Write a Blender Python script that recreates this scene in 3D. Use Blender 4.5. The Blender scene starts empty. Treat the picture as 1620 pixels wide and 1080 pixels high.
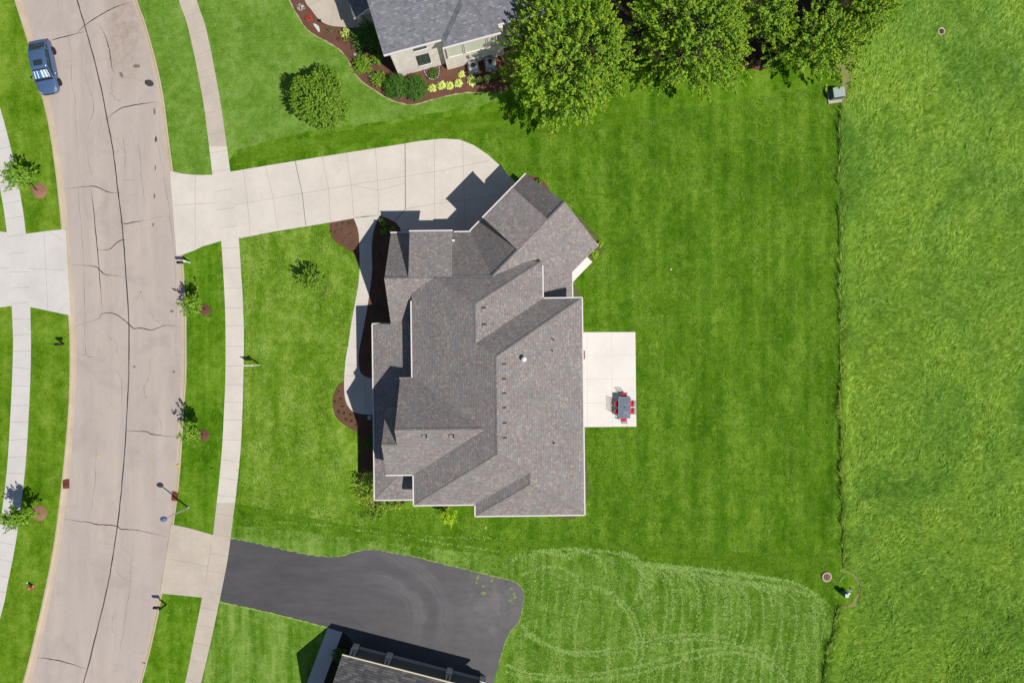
import bpy, math, random
import numpy as np
from mathutils import Vector, Matrix, noise as mnoise
R = math.radians
random.seed(7); rng = np.random.default_rng(7)
scene = bpy.context.scene

# ------------------------------------------------------------------ camera, sky, sun, exposure
Z = 62.0; PX = 18.0                      # camera height (m), ground pixels per metre in the photograph
cam = bpy.data.cameras.new('camera'); camo = bpy.data.objects.new('camera', cam)
scene.collection.objects.link(camo); scene.camera = camo
camo.location = (0, 0, Z); camo.rotation_euler = (0, 0, 0)
cam.sensor_width = 36; cam.lens = 36 * (Z * PX) / 1620; cam.clip_start = 0.5; cam.clip_end = 600
SUN_EL = R(54.3); SDX, SDY = 0.79, -0.613     # horizontal direction towards the sun
w = bpy.data.worlds.new('World'); scene.world = w; w.use_nodes = True
nt = w.node_tree; bg = nt.nodes['Background']
sky = nt.nodes.new('ShaderNodeTexSky'); sky.sky_type = 'NISHITA'; sky.sun_disc = False
sky.sun_elevation = SUN_EL; sky.sun_rotation = math.atan2(SDX, SDY)
sky.air_density = 1.0; sky.dust_density = 0.4; sky.ozone_density = 1.5
nt.links.new(sky.outputs[0], bg.inputs[0]); bg.inputs[1].default_value = 0.068
sl = bpy.data.lights.new('sun', 'SUN'); sl.energy = 4.65; sl.angle = R(0.5); sl.color = (1.0, 0.95, 0.87)
so = bpy.data.objects.new('sun', sl); scene.collection.objects.link(so)
d = Vector((SDX * math.cos(SUN_EL), SDY * math.cos(SUN_EL), math.sin(SUN_EL)))
so.rotation_euler = d.to_track_quat('Z', 'Y').to_euler(); so.location = (40, -30, 60)
vs = scene.view_settings; vs.view_transform = 'Standard'; vs.look = 'None'; vs.gamma = 1; vs.exposure = -0.12

# ------------------------------------------------------------------ helpers
COL = scene.collection
def P(px, py, h=0.0):
    """a pixel of the 1620x1080 photograph seen at height h -> plan position in metres"""
    k = (Z - h) / Z / PX
    return ((px - 810) * k, (540 - py) * k)
def tag(o, label=None, cat=None, group=None, kind=None):
    if label: o['label'] = label
    if cat: o['category'] = cat
    if group: o['group'] = group
    if kind: o['kind'] = kind
    return o
def empty(name, loc=(0, 0, 0), rz=0.0, label=None, cat=None, group=None):
    o = bpy.data.objects.new(name, None); COL.objects.link(o); o.location = loc; o.rotation_euler = (0, 0, rz)
    o.empty_display_size = 0.2
    return tag(o, label, cat, group)
def copy_tree(o, parent=None):
    c = o.copy(); COL.objects.link(c)
    if parent: c.parent = parent
    for ch in list(o.children): copy_tree(ch, c)
    return c
class MB:
    """collects polygons; build() links them as one mesh object"""
    def __init__(s): s.v = []; s.f = []; s.m = []; s.sm = []
    def add(s, vs, fs, mi=0, smooth=False):
        b = len(s.v); s.v += [tuple(v) for v in vs]
        for f in fs: s.f.append([b + i for i in f]); s.m.append(mi); s.sm.append(smooth)
    def box(s, c, size, rz=0.0, mi=0, bev=0.0):
        x, y, z = size[0] / 2, size[1] / 2, size[2] / 2
        M = Matrix.Rotation(rz, 3, 'Z'); C = Vector(c)
        if bev <= 0:
            vs = [C + M @ Vector((a * x, b * y, e * z)) for e in (-1, 1) for a, b in ((-1, -1), (1, -1), (1, 1), (-1, 1))]
            s.add(vs, [(3, 2, 1, 0), (4, 5, 6, 7), (0, 1, 5, 4), (1, 2, 6, 5), (2, 3, 7, 6), (3, 0, 4, 7)], mi)
        else:
            ring = lambda X, Y, zz: [C + M @ Vector((a, b, zz)) for a, b in ((-X + bev, -Y), (X - bev, -Y), (X, -Y + bev), (X, Y - bev), (X - bev, Y), (-X + bev, Y), (-X, Y - bev), (-X, -Y + bev))]
            vs = ring(x, y, -z) + ring(x, y, z - bev) + ring(x - bev, y - bev, z)
            fs = [tuple(range(7, -1, -1)), tuple(range(16, 24))]
            for r in (0, 8):
                for i in range(8): j = (i + 1) % 8; fs.append((r + i, r + j, r + 8 + j, r + 8 + i))
            s.add(vs, fs, mi)
    def cyl(s, p0, p1, r0, r1=None, n=10, mi=0, smooth=True, caps=True):
        r1 = r0 if r1 is None else r1; p0 = Vector(p0); p1 = Vector(p1); ax = (p1 - p0).normalized()
        a = ax.orthogonal().normalized(); b = ax.cross(a)
        vs = [p + (a * math.cos(t) + b * math.sin(t)) * r for p, r in ((p0, r0), (p1, r1)) for t in [2 * math.pi * i / n for i in range(n)]]
        s.add(vs, [(i, (i + 1) % n, n + (i + 1) % n, n + i) for i in range(n)], mi, smooth)
        if caps: s.add(vs, [tuple(range(n - 1, -1, -1)), tuple(range(n, 2 * n))], mi)
    def tube(s, pts, r, n=7, mi=0):
        pts = [Vector(p) for p in pts]; rr = r if hasattr(r, '__len__') else [r] * len(pts)
        vs = []; a = None
        for i, p in enumerate(pts):
            t = (pts[min(i + 1, len(pts) - 1)] - pts[max(i - 1, 0)]).normalized()
            a = t.orthogonal().normalized() if a is None else (a - t * a.dot(t)).normalized()
            b = t.cross(a)
            vs += [p + (a * math.cos(q) + b * math.sin(q)) * rr[i] for q in [2 * math.pi * k / n for k in range(n)]]
        fs = [(i * n + k, i * n + (k + 1) % n, (i + 1) * n + (k + 1) % n, (i + 1) * n + k) for i in range(len(pts) - 1) for k in range(n)]
        fs += [tuple(range(n - 1, -1, -1)), tuple(range((len(pts) - 1) * n, len(pts) * n))]
        s.add(vs, fs, mi, True)
    def lathe(s, prof, c=(0, 0, 0), n=20, mi=0, smooth=True):
        vs = [(c[0] + r * math.cos(2 * math.pi * k / n), c[1] + r * math.sin(2 * math.pi * k / n), c[2] + z) for r, z in prof for k in range(n)]
        fs = [(i * n + k, i * n + (k + 1) % n, (i + 1) * n + (k + 1) % n, (i + 1) * n + k) for i in range(len(prof) - 1) for k in range(n)]
        fs += [tuple(range(n - 1, -1, -1)), tuple(range((len(prof) - 1) * n, len(prof) * n))]
        s.add(vs, fs, mi, smooth)
    def prism(s, poly, z0, z1, mi=0, bottom=True):
        if area(poly) < 0: poly = poly[::-1]
        n = len(poly); vs = [(x, y, z0) for x, y in poly] + [(x, y, z1) for x, y in poly]
        fs = [tuple(range(n, 2 * n))] + ([tuple(range(n - 1, -1, -1))] if bottom else [])
        fs += [(i, (i + 1) % n, n + (i + 1) % n, n + i) for i in range(n)]
        s.add(vs, fs, mi)
    def slab(s, pts, t, mi=0, side=1):
        """roof plane: top polygon pts (3D), thickness t straight down; sides use material index side"""
        pts = [Vector(p) for p in pts]; n = len(pts)
        nz = sum((pts[i].x * pts[(i + 1) % n].y - pts[(i + 1) % n].x * pts[i].y) for i in range(n))
        if nz < 0: pts = pts[::-1]
        lo = [p - Vector((0, 0, t)) for p in pts]
        s.add(pts, [tuple(range(n))], mi)
        s.add(pts + lo, [tuple(range(2 * n - 1, n - 1, -1))] + [(n + i, n + (i + 1) % n, (i + 1) % n, i) for i in range(n)], side)
    def build(s, name, mats, parent=None, loc=None, uv=False):
        me = bpy.data.meshes.new(name); me.from_pydata(s.v, [], s.f)
        if not isinstance(mats, (list, tuple)): mats = [mats]
        for m in mats: me.materials.append(m)
        me.polygons.foreach_set('material_index', [min(i, len(mats) - 1) for i in s.m])
        me.polygons.foreach_set('use_smooth', s.sm)
        if uv: slope_uv(me)
        me.update(); o = bpy.data.objects.new(name, me); COL.objects.link(o)
        if parent: o.parent = parent
        if loc: o.location = loc
        return o
def slope_uv(me):
    """u runs level along each face, v runs down its slope, both in metres"""
    l = me.uv_layers.new(name='slope')
    for p in me.polygons:
        n = p.normal
        u = Vector((0, 0, 1)).cross(n)
        u = u.normalized() if u.length > 1e-4 else Vector((1, 0, 0))
        v = n.cross(u)
        for li in p.loop_indices:
            co = me.vertices[me.loops[li].vertex_index].co
            l.data[li].uv = (co.dot(u), co.dot(v))
def area(poly): return sum(poly[i][0] * poly[(i + 1) % len(poly)][1] - poly[(i + 1) % len(poly)][0] * poly[i][1] for i in range(len(poly))) / 2
def smooth_line(pts, k=4):
    """Catmull-Rom through the points"""
    if len(pts) < 3: return list(pts)
    out = []
    for i in range(len(pts) - 1):
        p0 = pts[max(i - 1, 0)]; p1 = pts[i]; p2 = pts[i + 1]; p3 = pts[min(i + 2, len(pts) - 1)]
        for j in range(k):
            t = j / k
            out.append(tuple(0.5 * (2 * b + (c - a) * t + (2 * a - 5 * b + 4 * c - e) * t * t + (-a + 3 * b - 3 * c + e) * t ** 3) for a, b, c, e in zip(p0, p1, p2, p3)))
    out.append(tuple(pts[-1])); return out
def px2(pts, h=0.0): return [P(x, y, h) for x, y in pts]
def ribbon(mb, pts, wd, z, mi=0, jit=0.0, taper=False):
    n = len(pts); L = []
    for i, p in enumerate(pts):
        a = Vector(pts[max(i - 1, 0)][:2]); b = Vector(pts[min(i + 1, n - 1)][:2]); t = (b - a)
        t = t.normalized() if t.length > 0 else Vector((1, 0)); nn = Vector((-t.y, t.x))
        ww = wd / 2 * (1 + jit * random.uniform(-1, 1))
        if taper: ww *= max(0.15, min(1, 3 * min(i, n - 1 - i) / n))
        L += [(p[0] + nn.x * ww, p[1] + nn.y * ww, z), (p[0] - nn.x * ww, p[1] - nn.y * ww, z)]
    mb.add(L, [(2 * i + 1, 2 * i + 3, 2 * i + 2, 2 * i) for i in range(n - 1)], mi)

# ------------------------------------------------------------------ materials
def mat(name, col=(0.5, 0.5, 0.5), rough=0.7, metal=0.0, spec=0.3, **kw):
    m = bpy.data.materials.new(name); m.use_nodes = True
    b = m.node_tree.nodes['Principled BSDF']
    b.inputs['Base Color'].default_value = (*col, 1); b.inputs['Roughness'].default_value = rough
    b.inputs['Metallic'].default_value = metal; b.inputs['Specular IOR Level'].default_value = spec
    for k, v in kw.items(): b.inputs[k.replace('_', ' ')].default_value = v
    return m
class NG:
    def __init__(s, m): s.t = m.node_tree; s.b = s.t.nodes['Principled BSDF']
    def n(s, ty, **kw):
        o = s.t.nodes.new(ty)
        for k, v in kw.items(): setattr(o, k, v)
        return o
    def l(s, a, b): s.t.links.new(a, b)
    def co(s, kind='Object', scale=(1, 1, 1), rot=0.0):
        t = s.n('ShaderNodeTexCoord'); mp = s.n('ShaderNodeMapping'); s.l(t.outputs[kind], mp.inputs[0])
        mp.inputs['Scale'].default_value = scale; mp.inputs['Rotation'].default_value = (0, 0, rot); return mp.outputs[0]
    def noise(s, co, scale, detail=4, rough=0.6, dist=0.0):
        t = s.n('ShaderNodeTexNoise'); t.inputs['Scale'].default_value = scale; t.inputs['Detail'].default_value = detail
        t.inputs['Roughness'].default_value = rough; t.inputs['Distortion'].default_value = dist
        if co is not None: s.l(co, t.inputs['Vector'])
        return t.outputs['Fac']
    def ramp(s, fac, stops, interp='LINEAR'):
        r = s.n('ShaderNodeValToRGB'); r.color_ramp.interpolation = interp; e = r.color_ramp.elements
        while len(e) < len(stops): e.new(0.5)
        for i, (p, c) in enumerate(stops): e[i].position = p; e[i].color = (*c, 1) if len(c) == 3 else c
        if fac is not None: s.l(fac, r.inputs[0])
        return r.outputs[0]
    def gray(s, fac, a, b, va=0.0, vb=1.0): return s.ramp(fac, [(a, (va,) * 3), (b, (vb,) * 3)])
    def mix(s, fac, a, b, mode='MIX'):
        m = s.n('ShaderNodeMix', data_type='RGBA', blend_type=mode)
        for sock, v in ((0, fac), (6, a), (7, b)):
            if isinstance(v, (int, float)): m.inputs[sock].default_value = v
            elif isinstance(v, tuple): m.inputs[sock].default_value = (*v, 1)
            else: s.l(v, m.inputs[sock])
        return m.outputs[2]
    def math(s, op, a, b=0.0, c=0.0):
        m = s.n('ShaderNodeMath', operation=op)
        for i, v in enumerate((a, b, c)):
            if isinstance(v, (int, float)): m.inputs[i].default_value = v
            else: s.l(v, m.inputs[i])
        return m.outputs[0]
    def color(s, c): s.l(c, s.b.inputs['Base Color'])
    def bump(s, h, strength=0.4, dist=0.05):
        b = s.n('ShaderNodeBump'); b.inputs['Strength'].default_value = strength; b.inputs['Distance'].default_value = dist
        s.l(h, b.inputs['Height']); s.l(b.outputs[0], s.b.inputs['Normal'])

def lawn_mat(name, lo, mid, hi, sx=1.0, sy=0.55, bias=0.0, rot=0.0, stripe=0.0, srot=0.0, sw=0.75):
    m = mat(name, mid, 0.95, spec=0.0); g = NG(m); c = g.co(); cs = g.co(scale=(sx, sy, 1), rot=rot)
    big = g.noise(cs, 0.34, 7, 0.72, 0.3); med = g.noise(c, 1.7, 5, 0.7); fine = g.noise(c, 8.0, 4, 0.8); tiny = g.noise(c, 26, 2, 0.8)
    f = g.math('MULTIPLY_ADD', big, 0.5, g.math('MULTIPLY_ADD', med, 0.32, g.math('MULTIPLY', fine, 0.34)))
    f = g.math('ADD', f, bias)
    if stripe: f = g.math('MULTIPLY_ADD', g.math('SUBTRACT', g.noise(g.co(scale=(1, 0.03, 1), rot=srot), sw, 2, 0.5), 0.5), stripe, f)
    col = g.ramp(f, [(0.46, lo), (0.565, mid), (0.70, hi)])
    spots = g.gray(g.math('MULTIPLY_ADD', g.noise(c, 0.8, 6, 0.75), 0.6, g.math('MULTIPLY', fine, 0.5)), 0.57, 0.70)
    col = g.mix(g.math('MULTIPLY', spots, 0.5), col, (hi[0] * 1.55, hi[1] * 1.22, hi[2] * 2.2))
    col = g.mix(1.0, col, g.ramp(tiny, [(0.30, (0.42, 0.48, 0.4)), (0.5, (1.0, 1.0, 1.0)), (0.70, (1.7, 1.5, 1.8))]), 'MULTIPLY')
    g.color(col); g.bump(g.math('ADD', tiny, fine), 0.7, 0.05); return m
def concrete_mat(name, a, b, stain=0.25, scale=0.35):
    m = mat(name, a, 0.85, spec=0.2); g = NG(m); c = g.co()
    col = g.mix(g.gray(g.noise(c, scale, 6, 0.7), 0.38, 0.64), a, b)
    col = g.mix(g.math('MULTIPLY', g.gray(g.noise(c, 2.3, 5, 0.8, 0.6), 0.58, 0.75), stain), col, (a[0] * 0.62, a[1] * 0.58, a[2] * 0.52))
    fine = g.noise(c, 22, 3, 0.8)
    col = g.mix(1.0, col, g.gray(fine, 0.3, 0.7, 0.88, 1.10), 'MULTIPLY')
    g.color(col); g.bump(fine, 0.15, 0.01); return m
def shingle_mat(name, cols, w_=0.32, h_=0.15, line=0.62, spread=1.0):
    m = mat(name, cols[0][1], 0.9, spec=0.15); g = NG(m)
    uv = g.n('ShaderNodeUVMap'); uv.uv_map = 'slope'; sp = g.n('ShaderNodeSeparateXYZ'); g.l(uv.outputs[0], sp.inputs[0])
    row = g.math('FLOOR', g.math('DIVIDE', sp.outputs[1], h_))
    wn = g.n('ShaderNodeTexWhiteNoise', noise_dimensions='1D'); g.l(row, wn.inputs['W'])
    colu = g.math('FLOOR', g.math('ADD', g.math('DIVIDE', sp.outputs[0], w_), g.math('MULTIPLY', wn.outputs[0], 7.3)))
    cb = g.n('ShaderNodeCombineXYZ'); g.l(colu, cb.inputs[0]); g.l(row, cb.inputs[1])
    w2 = g.n('ShaderNodeTexWhiteNoise', noise_dimensions='2D'); g.l(cb.outputs[0], w2.inputs['Vector'])
    col = g.ramp(w2.outputs['Value'], cols, 'CONSTANT')
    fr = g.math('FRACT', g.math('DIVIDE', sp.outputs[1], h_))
    col = g.mix(1.0, col, g.ramp(fr, [(0.0, (line,) * 3), (0.16, (line,) * 3), (0.28, (1, 1, 1))]), 'MULTIPLY')  # shadow line of each shingle course, painted into the colour
    c = g.co(); col = g.mix(1.0, col, g.gray(g.noise(c, 0.6, 5, 0.7), 0.3, 0.7, 0.9, 1.1), 'MULTIPLY')
    col = g.mix(1.0, col, g.gray(g.noise(c, 30, 2, 0.8), 0.3, 0.7, 0.8, 1.2), 'MULTIPLY')
    tone = g.noise(g.co(scale=(1, 1, 1)), 2.4, 3, 0.7); col = g.mix(g.math('MULTIPLY', g.gray(tone, 0.45, 0.62), 0.35), col, (cols[1][1]))
    g.color(col); g.bump(g.math('ADD', w2.outputs['Value'], g.math('MULTIPLY', fr, -1.0)), 0.25, 0.02); return m
def brick_mat(name, a, b, mortar, scale=1.0):
    m = mat(name, a, 0.85, spec=0.2); g = NG(m)
    uv = g.n('ShaderNodeUVMap'); uv.uv_map = 'slope'
    t = g.n('ShaderNodeTexBrick'); g.l(uv.outputs[0], t.inputs['Vector'])
    t.inputs['Color1'].default_value = (*a, 1); t.inputs['Color2'].default_value = (*b, 1); t.inputs['Mortar'].default_value = (*mortar, 1)
    t.inputs['Scale'].default_value = scale; t.inputs['Brick Width'].default_value = 0.26; t.inputs['Row Height'].default_value = 0.085
    t.inputs['Mortar Size'].default_value = 0.008
    col = g.mix(1.0, t.outputs[0], g.gray(g.noise(g.co(), 1.3, 5, 0.7), 0.3, 0.7, 0.85, 1.1), 'MULTIPLY'); g.color(col); return m
def leaf_mat(name, stops, trans=0.25, rough=0.55, patch=0.5, pscale=0.9, big=0):
    m = mat(name, stops[0][1], rough, spec=0.25); g = NG(m)
    gi = g.n('ShaderNodeNewGeometry')
    f = g.math('MULTIPLY_ADD', gi.outputs['Random Per Island'], 1 - patch, g.math('MULTIPLY', g.gray(g.noise(g.co(), pscale, 4, 0.65), 0.32, 0.68), patch))
    col = g.ramp(f, stops)
    if big: col = g.mix(1.0, col, g.ramp(g.noise(g.co(), big, 6, 0.7, 0.5), [(0.37, (0.66, 0.80, 0.75)), (0.5, (1.0, 1.0, 1.0)), (0.63, (1.18, 1.07, 1.0))]), 'MULTIPLY')
    g.color(col)
    tr = g.n('ShaderNodeBsdfTranslucent'); g.l(g.mix(1.0, col, (1.25, 1.2, 0.5), 'MULTIPLY'), tr.inputs[0])
    mx = g.n('ShaderNodeMixShader'); mx.inputs[0].default_value = trans
    out = [n for n in g.t.nodes if n.type == 'OUTPUT_MATERIAL'][0]
    g.l(g.b.outputs[0], mx.inputs[1]); g.l(tr.outputs[0], mx.inputs[2]); g.l(mx.outputs[0], out.inputs[0]); return m
def speck_mat(name, a, b, scale=18, rough=0.95, c3=None):
    m = mat(name, a, rough, spec=0.1); g = NG(m); c = g.co()
    n1 = g.noise(c, scale, 4, 0.85); n2 = g.noise(c, 0.9, 4, 0.6)
    col = g.mix(g.gray(n1, 0.38, 0.62), a, b); col = g.mix(1.0, col, g.gray(n2, 0.3, 0.7, 0.82, 1.15), 'MULTIPLY')
    if c3: col = g.mix(g.gray(g.noise(c, scale * 1.7, 3, 0.9), 0.62, 0.68), col, c3)
    g.color(col); g.bump(n1, 0.9, 0.05); return m

M = {}
M['lawn'] = lawn_mat('lawn grass', (0.038, 0.124, 0.003), (0.085, 0.203, 0.007), (0.182, 0.320, 0.030), sx=1.3, sy=0.5, stripe=0.27, sw=1.05)
M['lawn_pale'] = lawn_mat('pale lawn grass', (0.070, 0.180, 0.010), (0.125, 0.255, 0.026), (0.225, 0.365, 0.070), sy=1.0)
M['lawn_west'] = lawn_mat('west lawn grass', (0.050, 0.138, 0.003), (0.104, 0.218, 0.009), (0.205, 0.335, 0.035), sy=0.8, stripe=0.25)
M['lawn_mown'] = lawn_mat('freshly mown grass', (0.060, 0.160, 0.006), (0.115, 0.240, 0.020), (0.235, 0.370, 0.070), sx=1.9, sy=0.4, stripe=0.30, srot=R(4), sw=1.5)
M['lawn_front'] = lawn_mat('front lawn grass', (0.070, 0.172, 0.004), (0.140, 0.268, 0.015), (0.275, 0.410, 0.070), sx=1.3, sy=0.7, stripe=0.18)
M['lawn_band'] = lawn_mat('dark mown strip', (0.048, 0.135, 0.003), (0.082, 0.190, 0.007), (0.150, 0.275, 0.024), sx=0.4, sy=1.6, rot=R(-8))
M['dry'] = speck_mat('dry trimmed grass', (0.20, 0.24, 0.065), (0.30, 0.29, 0.12), 14)
M['olive'] = speck_mat('thin weedy mulch', (0.105, 0.135, 0.03), (0.155, 0.15, 0.06), 20)
M['meadow_soil'] = speck_mat('meadow floor', (0.06, 0.16, 0.012), (0.19, 0.33, 0.04), 6)
M['mulch'] = speck_mat('brown bark mulch', (0.115, 0.050, 0.033), (0.205, 0.110, 0.078), 26)
M['mulch_tan'] = speck_mat('weathered bark mulch', (0.24, 0.12, 0.075), (0.40, 0.23, 0.15), 22)
M['bed_dark'] = speck_mat('dark and shaded mulch', (0.03, 0.024, 0.016), (0.065, 0.05, 0.032), 26)  # under the maples this dark tone stands in for shade
M['conc_new'] = concrete_mat('new concrete', (0.68, 0.625, 0.56), (0.60, 0.55, 0.49), 0.30)
M['conc_old'] = concrete_mat('old concrete', (0.56, 0.49, 0.41), (0.475, 0.415, 0.35), 0.35)
M['conc_white'] = concrete_mat('white concrete', (0.80, 0.76, 0.72), (0.74, 0.70, 0.66), 0.06)
M['conc_grey'] = concrete_mat('grey concrete', (0.64, 0.61, 0.585), (0.57, 0.545, 0.52), 0.12)
M['conc_path'] = concrete_mat('path concrete', (0.68, 0.63, 0.57), (0.60, 0.55, 0.5), 0.1)
M['kerb'] = concrete_mat('kerb concrete', (0.56, 0.46, 0.345), (0.48, 0.39, 0.29), 0.35)
M['joint'] = mat('concrete joint', (0.36, 0.32, 0.28), 0.9)
M['joint_pale'] = mat('pale concrete joint', (0.56, 0.54, 0.50), 0.9)
M['seal'] = mat('crack sealant', (0.045, 0.04, 0.042), 0.75)
M['hair'] = mat('hairline crack', (0.22, 0.19, 0.17), 0.9)
M['yellow'] = mat('yellow marking paint', (0.60, 0.50, 0.08), 0.8)
def road_mat():
    m = mat('worn road surface', (0.42, 0.37, 0.35), 0.9, spec=0.15); g = NG(m); c = g.co(); cl = g.co(scale=(1.4, 0.12, 1))
    col = g.mix(g.gray(g.noise(cl, 0.6, 5, 0.6), 0.35, 0.66), (0.435, 0.378, 0.345), (0.505, 0.432, 0.385))
    col = g.mix(g.math('MULTIPLY', g.gray(g.noise(c, 0.3, 6, 0.75, 0.7), 0.50, 0.72), 0.55), col, (0.34, 0.29, 0.265))
    col = g.mix(1.0, col, g.gray(g.noise(c, 24, 3, 0.85), 0.28, 0.72, 0.82, 1.16), 'MULTIPLY')
    # brown clay stain left at the top of the road
    sc = g.n('ShaderNodeVectorMath', operation='SUBTRACT'); g.l(g.co(), sc.inputs[0]); sc.inputs[1].default_value = (*P(196, 45), 0)
    sm = g.n('ShaderNodeVectorMath', operation='MULTIPLY'); g.l(sc.outputs[0], sm.inputs[0]); sm.inputs[1].default_value = (0.42, 0.15, 0)
    ln = g.n('ShaderNodeVectorMath', operation='LENGTH'); g.l(sm.outputs[0], ln.inputs[0])
    st = g.math('MULTIPLY', g.gray(ln.outputs['Value'], 0.1, 1.0, 1, 0), g.gray(g.noise(c, 1.5, 6, 0.8), 0.34, 0.6))
    col = g.mix(g.math('MULTIPLY', st, 0.62), col, (0.27, 0.18, 0.125))
    g.color(col); g.bump(g.noise(c, 40, 2, 0.8), 0.2, 0.01); return m
M['road'] = road_mat()
def drive_mat():
    m = mat('sealed asphalt', (0.075, 0.073, 0.08), 0.75, spec=0.3); g = NG(m); c = g.co()
    col = g.mix(g.gray(g.noise(g.co(scale=(0.3, 1.2, 1), rot=R(12)), 0.8, 5, 0.7), 0.35, 0.68), (0.066, 0.064, 0.069), (0.095, 0.091, 0.096))
    sc = g.n('ShaderNodeVectorMath', operation='SUBTRACT'); g.l(c, sc.inputs[0]); sc.inputs[1].default_value = (*P(588, 990), 0)
    ln = g.n('ShaderNodeVectorMath', operation='LENGTH'); g.l(sc.outputs[0], ln.inputs[0])
    arc = g.n('ShaderNodeTexNoise'); arc.noise_dimensions = '1D'; arc.inputs['Scale'].default_value = 0.85; arc.inputs['Detail'].default_value = 3; g.l(g.math('MULTIPLY_ADD', g.noise(c, 0.25, 3), 2.2, ln.outputs['Value']), arc.inputs['W'])
    band = g.math('MULTIPLY', g.gray(arc.outputs['Fac'], 0.42, 0.62), g.math('MULTIPLY', g.gray(g.math('MULTIPLY', ln.outputs['Value'], 0.1), 0.25, 0.45), g.gray(g.math('MULTIPLY', ln.outputs['Value'], 0.1), 0.62, 0.76, 1, 0)))
    nv = g.n('ShaderNodeVectorMath', operation='NORMALIZE'); g.l(sc.outputs[0], nv.inputs[0]); dp = g.n('ShaderNodeVectorMath', operation='DOT_PRODUCT'); g.l(nv.outputs[0], dp.inputs[0]); dp.inputs[1].default_value = (0.75, 0.66, 0)
    band = g.math('MULTIPLY', band, g.gray(dp.outputs['Value'], 0.35, 0.85))
    sx_ = g.n('ShaderNodeSeparateXYZ'); g.l(c, sx_.inputs[0])
    wear = g.math('MULTIPLY', g.gray(g.math('MULTIPLY_ADD', sx_.outputs[0], 0.05, 1.0), 0.0, 1.0), g.gray(g.noise(c, 0.35, 5, 0.7), 0.3, 0.7, 0.4, 1.0))
    col = g.mix(g.math('MULTIPLY', wear, 0.38), col, (0.21, 0.20, 0.205))
    col = g.mix(g.math('MULTIPLY', band, 0.42), col, (0.20, 0.193, 0.20))
    wob = g.n('ShaderNodeTexNoise'); wob.inputs['Scale'].default_value = 0.5; wob.inputs['Detail'].default_value = 5; g.l(c, wob.inputs['Vector'])
    wm = g.n('ShaderNodeVectorMath', operation='MULTIPLY_ADD'); g.l(wob.outputs['Color'], wm.inputs[0]); wm.inputs[1].default_value = (7, 7, 0); g.l(c, wm.inputs[2])
    s2 = g.n('ShaderNodeVectorMath', operation='SUBTRACT'); g.l(wm.outputs[0], s2.inputs[0]); s2.inputs[1].default_value = (P(780, 955)[0] + 3.5, P(780, 955)[1] + 3.5, 0)
    sc2 = g.n('ShaderNodeVectorMath', operation='SCALE'); sc2.inputs['Scale'].default_value = 0.24; g.l(s2.outputs[0], sc2.inputs[0])
    l2 = g.n('ShaderNodeVectorMath', operation='LENGTH'); g.l(sc2.outputs[0], l2.inputs[0])
    pale = g.math('MULTIPLY', g.gray(l2.outputs['Value'], 0.0, 1.0, 1, 0), g.gray(g.noise(c, 0.9, 6, 0.75, 0.5), 0.38, 0.66))
    col = g.mix(g.math('MULTIPLY', pale, 0.7), col, (0.24, 0.215, 0.21))
    col = g.mix(1.0, col, g.gray(g.noise(c, 30, 2, 0.8), 0.3, 0.7, 0.85, 1.15), 'MULTIPLY'); g.color(col); return m
M['asphalt'] = drive_mat()
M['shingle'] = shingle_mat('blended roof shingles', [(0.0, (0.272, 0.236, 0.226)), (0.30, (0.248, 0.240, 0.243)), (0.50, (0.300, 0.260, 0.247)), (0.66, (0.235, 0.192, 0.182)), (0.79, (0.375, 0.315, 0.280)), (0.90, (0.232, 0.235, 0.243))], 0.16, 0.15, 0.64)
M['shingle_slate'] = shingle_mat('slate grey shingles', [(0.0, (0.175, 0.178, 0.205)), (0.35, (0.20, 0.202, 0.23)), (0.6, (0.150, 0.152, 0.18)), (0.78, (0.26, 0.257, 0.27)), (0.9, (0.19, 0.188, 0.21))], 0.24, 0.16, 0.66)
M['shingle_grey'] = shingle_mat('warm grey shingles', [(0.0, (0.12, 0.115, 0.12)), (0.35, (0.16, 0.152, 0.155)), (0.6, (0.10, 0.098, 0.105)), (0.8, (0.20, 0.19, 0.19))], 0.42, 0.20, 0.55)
M['trim'] = mat('white painted trim', (0.74, 0.68, 0.67), 0.5)
M['white'] = mat('white paint', (0.82, 0.82, 0.82), 0.45)
M['stone'] = brick_mat('pale stone veneer', (0.40, 0.35, 0.30), (0.30, 0.27, 0.24), (0.45, 0.42, 0.38), 0.5)
M['brick_cream'] = brick_mat('cream brick', (0.90, 0.81, 0.74), (0.80, 0.71, 0.65), (0.84, 0.79, 0.74), 1.0)
M['panel'] = mat('sage green siding', (0.68, 0.69, 0.58), 0.6)
M['glass'] = mat('window glass', (0.03, 0.045, 0.05), 0.08, spec=0.6)
M['glass_green'] = mat('green tinted glass', (0.045, 0.09, 0.075), 0.15, spec=0.5)
M['door'] = mat('dark wooden door', (0.07, 0.035, 0.02), 0.5)
M['garage'] = mat('garage door paint', (0.55, 0.50, 0.44), 0.5)
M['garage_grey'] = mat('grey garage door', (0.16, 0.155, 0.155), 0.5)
M['black'] = mat('black metal', (0.015, 0.015, 0.018), 0.45)
M['black_gloss'] = mat('black plastic', (0.02, 0.022, 0.028), 0.3)
M['steel'] = mat('galvanised steel', (0.55, 0.56, 0.58), 0.35, metal=0.7)
M['lamp_metal'] = mat('grey lamp metal', (0.42, 0.43, 0.45), 0.4, metal=0.3)
M['lamp_blue'] = mat('blue grey lamp head', (0.10, 0.16, 0.26), 0.35)
M['rust'] = speck_mat('rusty iron', (0.16, 0.045, 0.025), (0.26, 0.09, 0.05), 12)
M['util_green'] = mat('utility green paint', (0.36, 0.44, 0.40), 0.5)
M['util_side'] = mat('dark green paint', (0.07, 0.14, 0.12), 0.5)
M['red'] = mat('red paint', (0.55, 0.03, 0.045), 0.45)
M['pink'] = mat('faded red paint', (0.75, 0.16, 0.22), 0.5)
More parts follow.
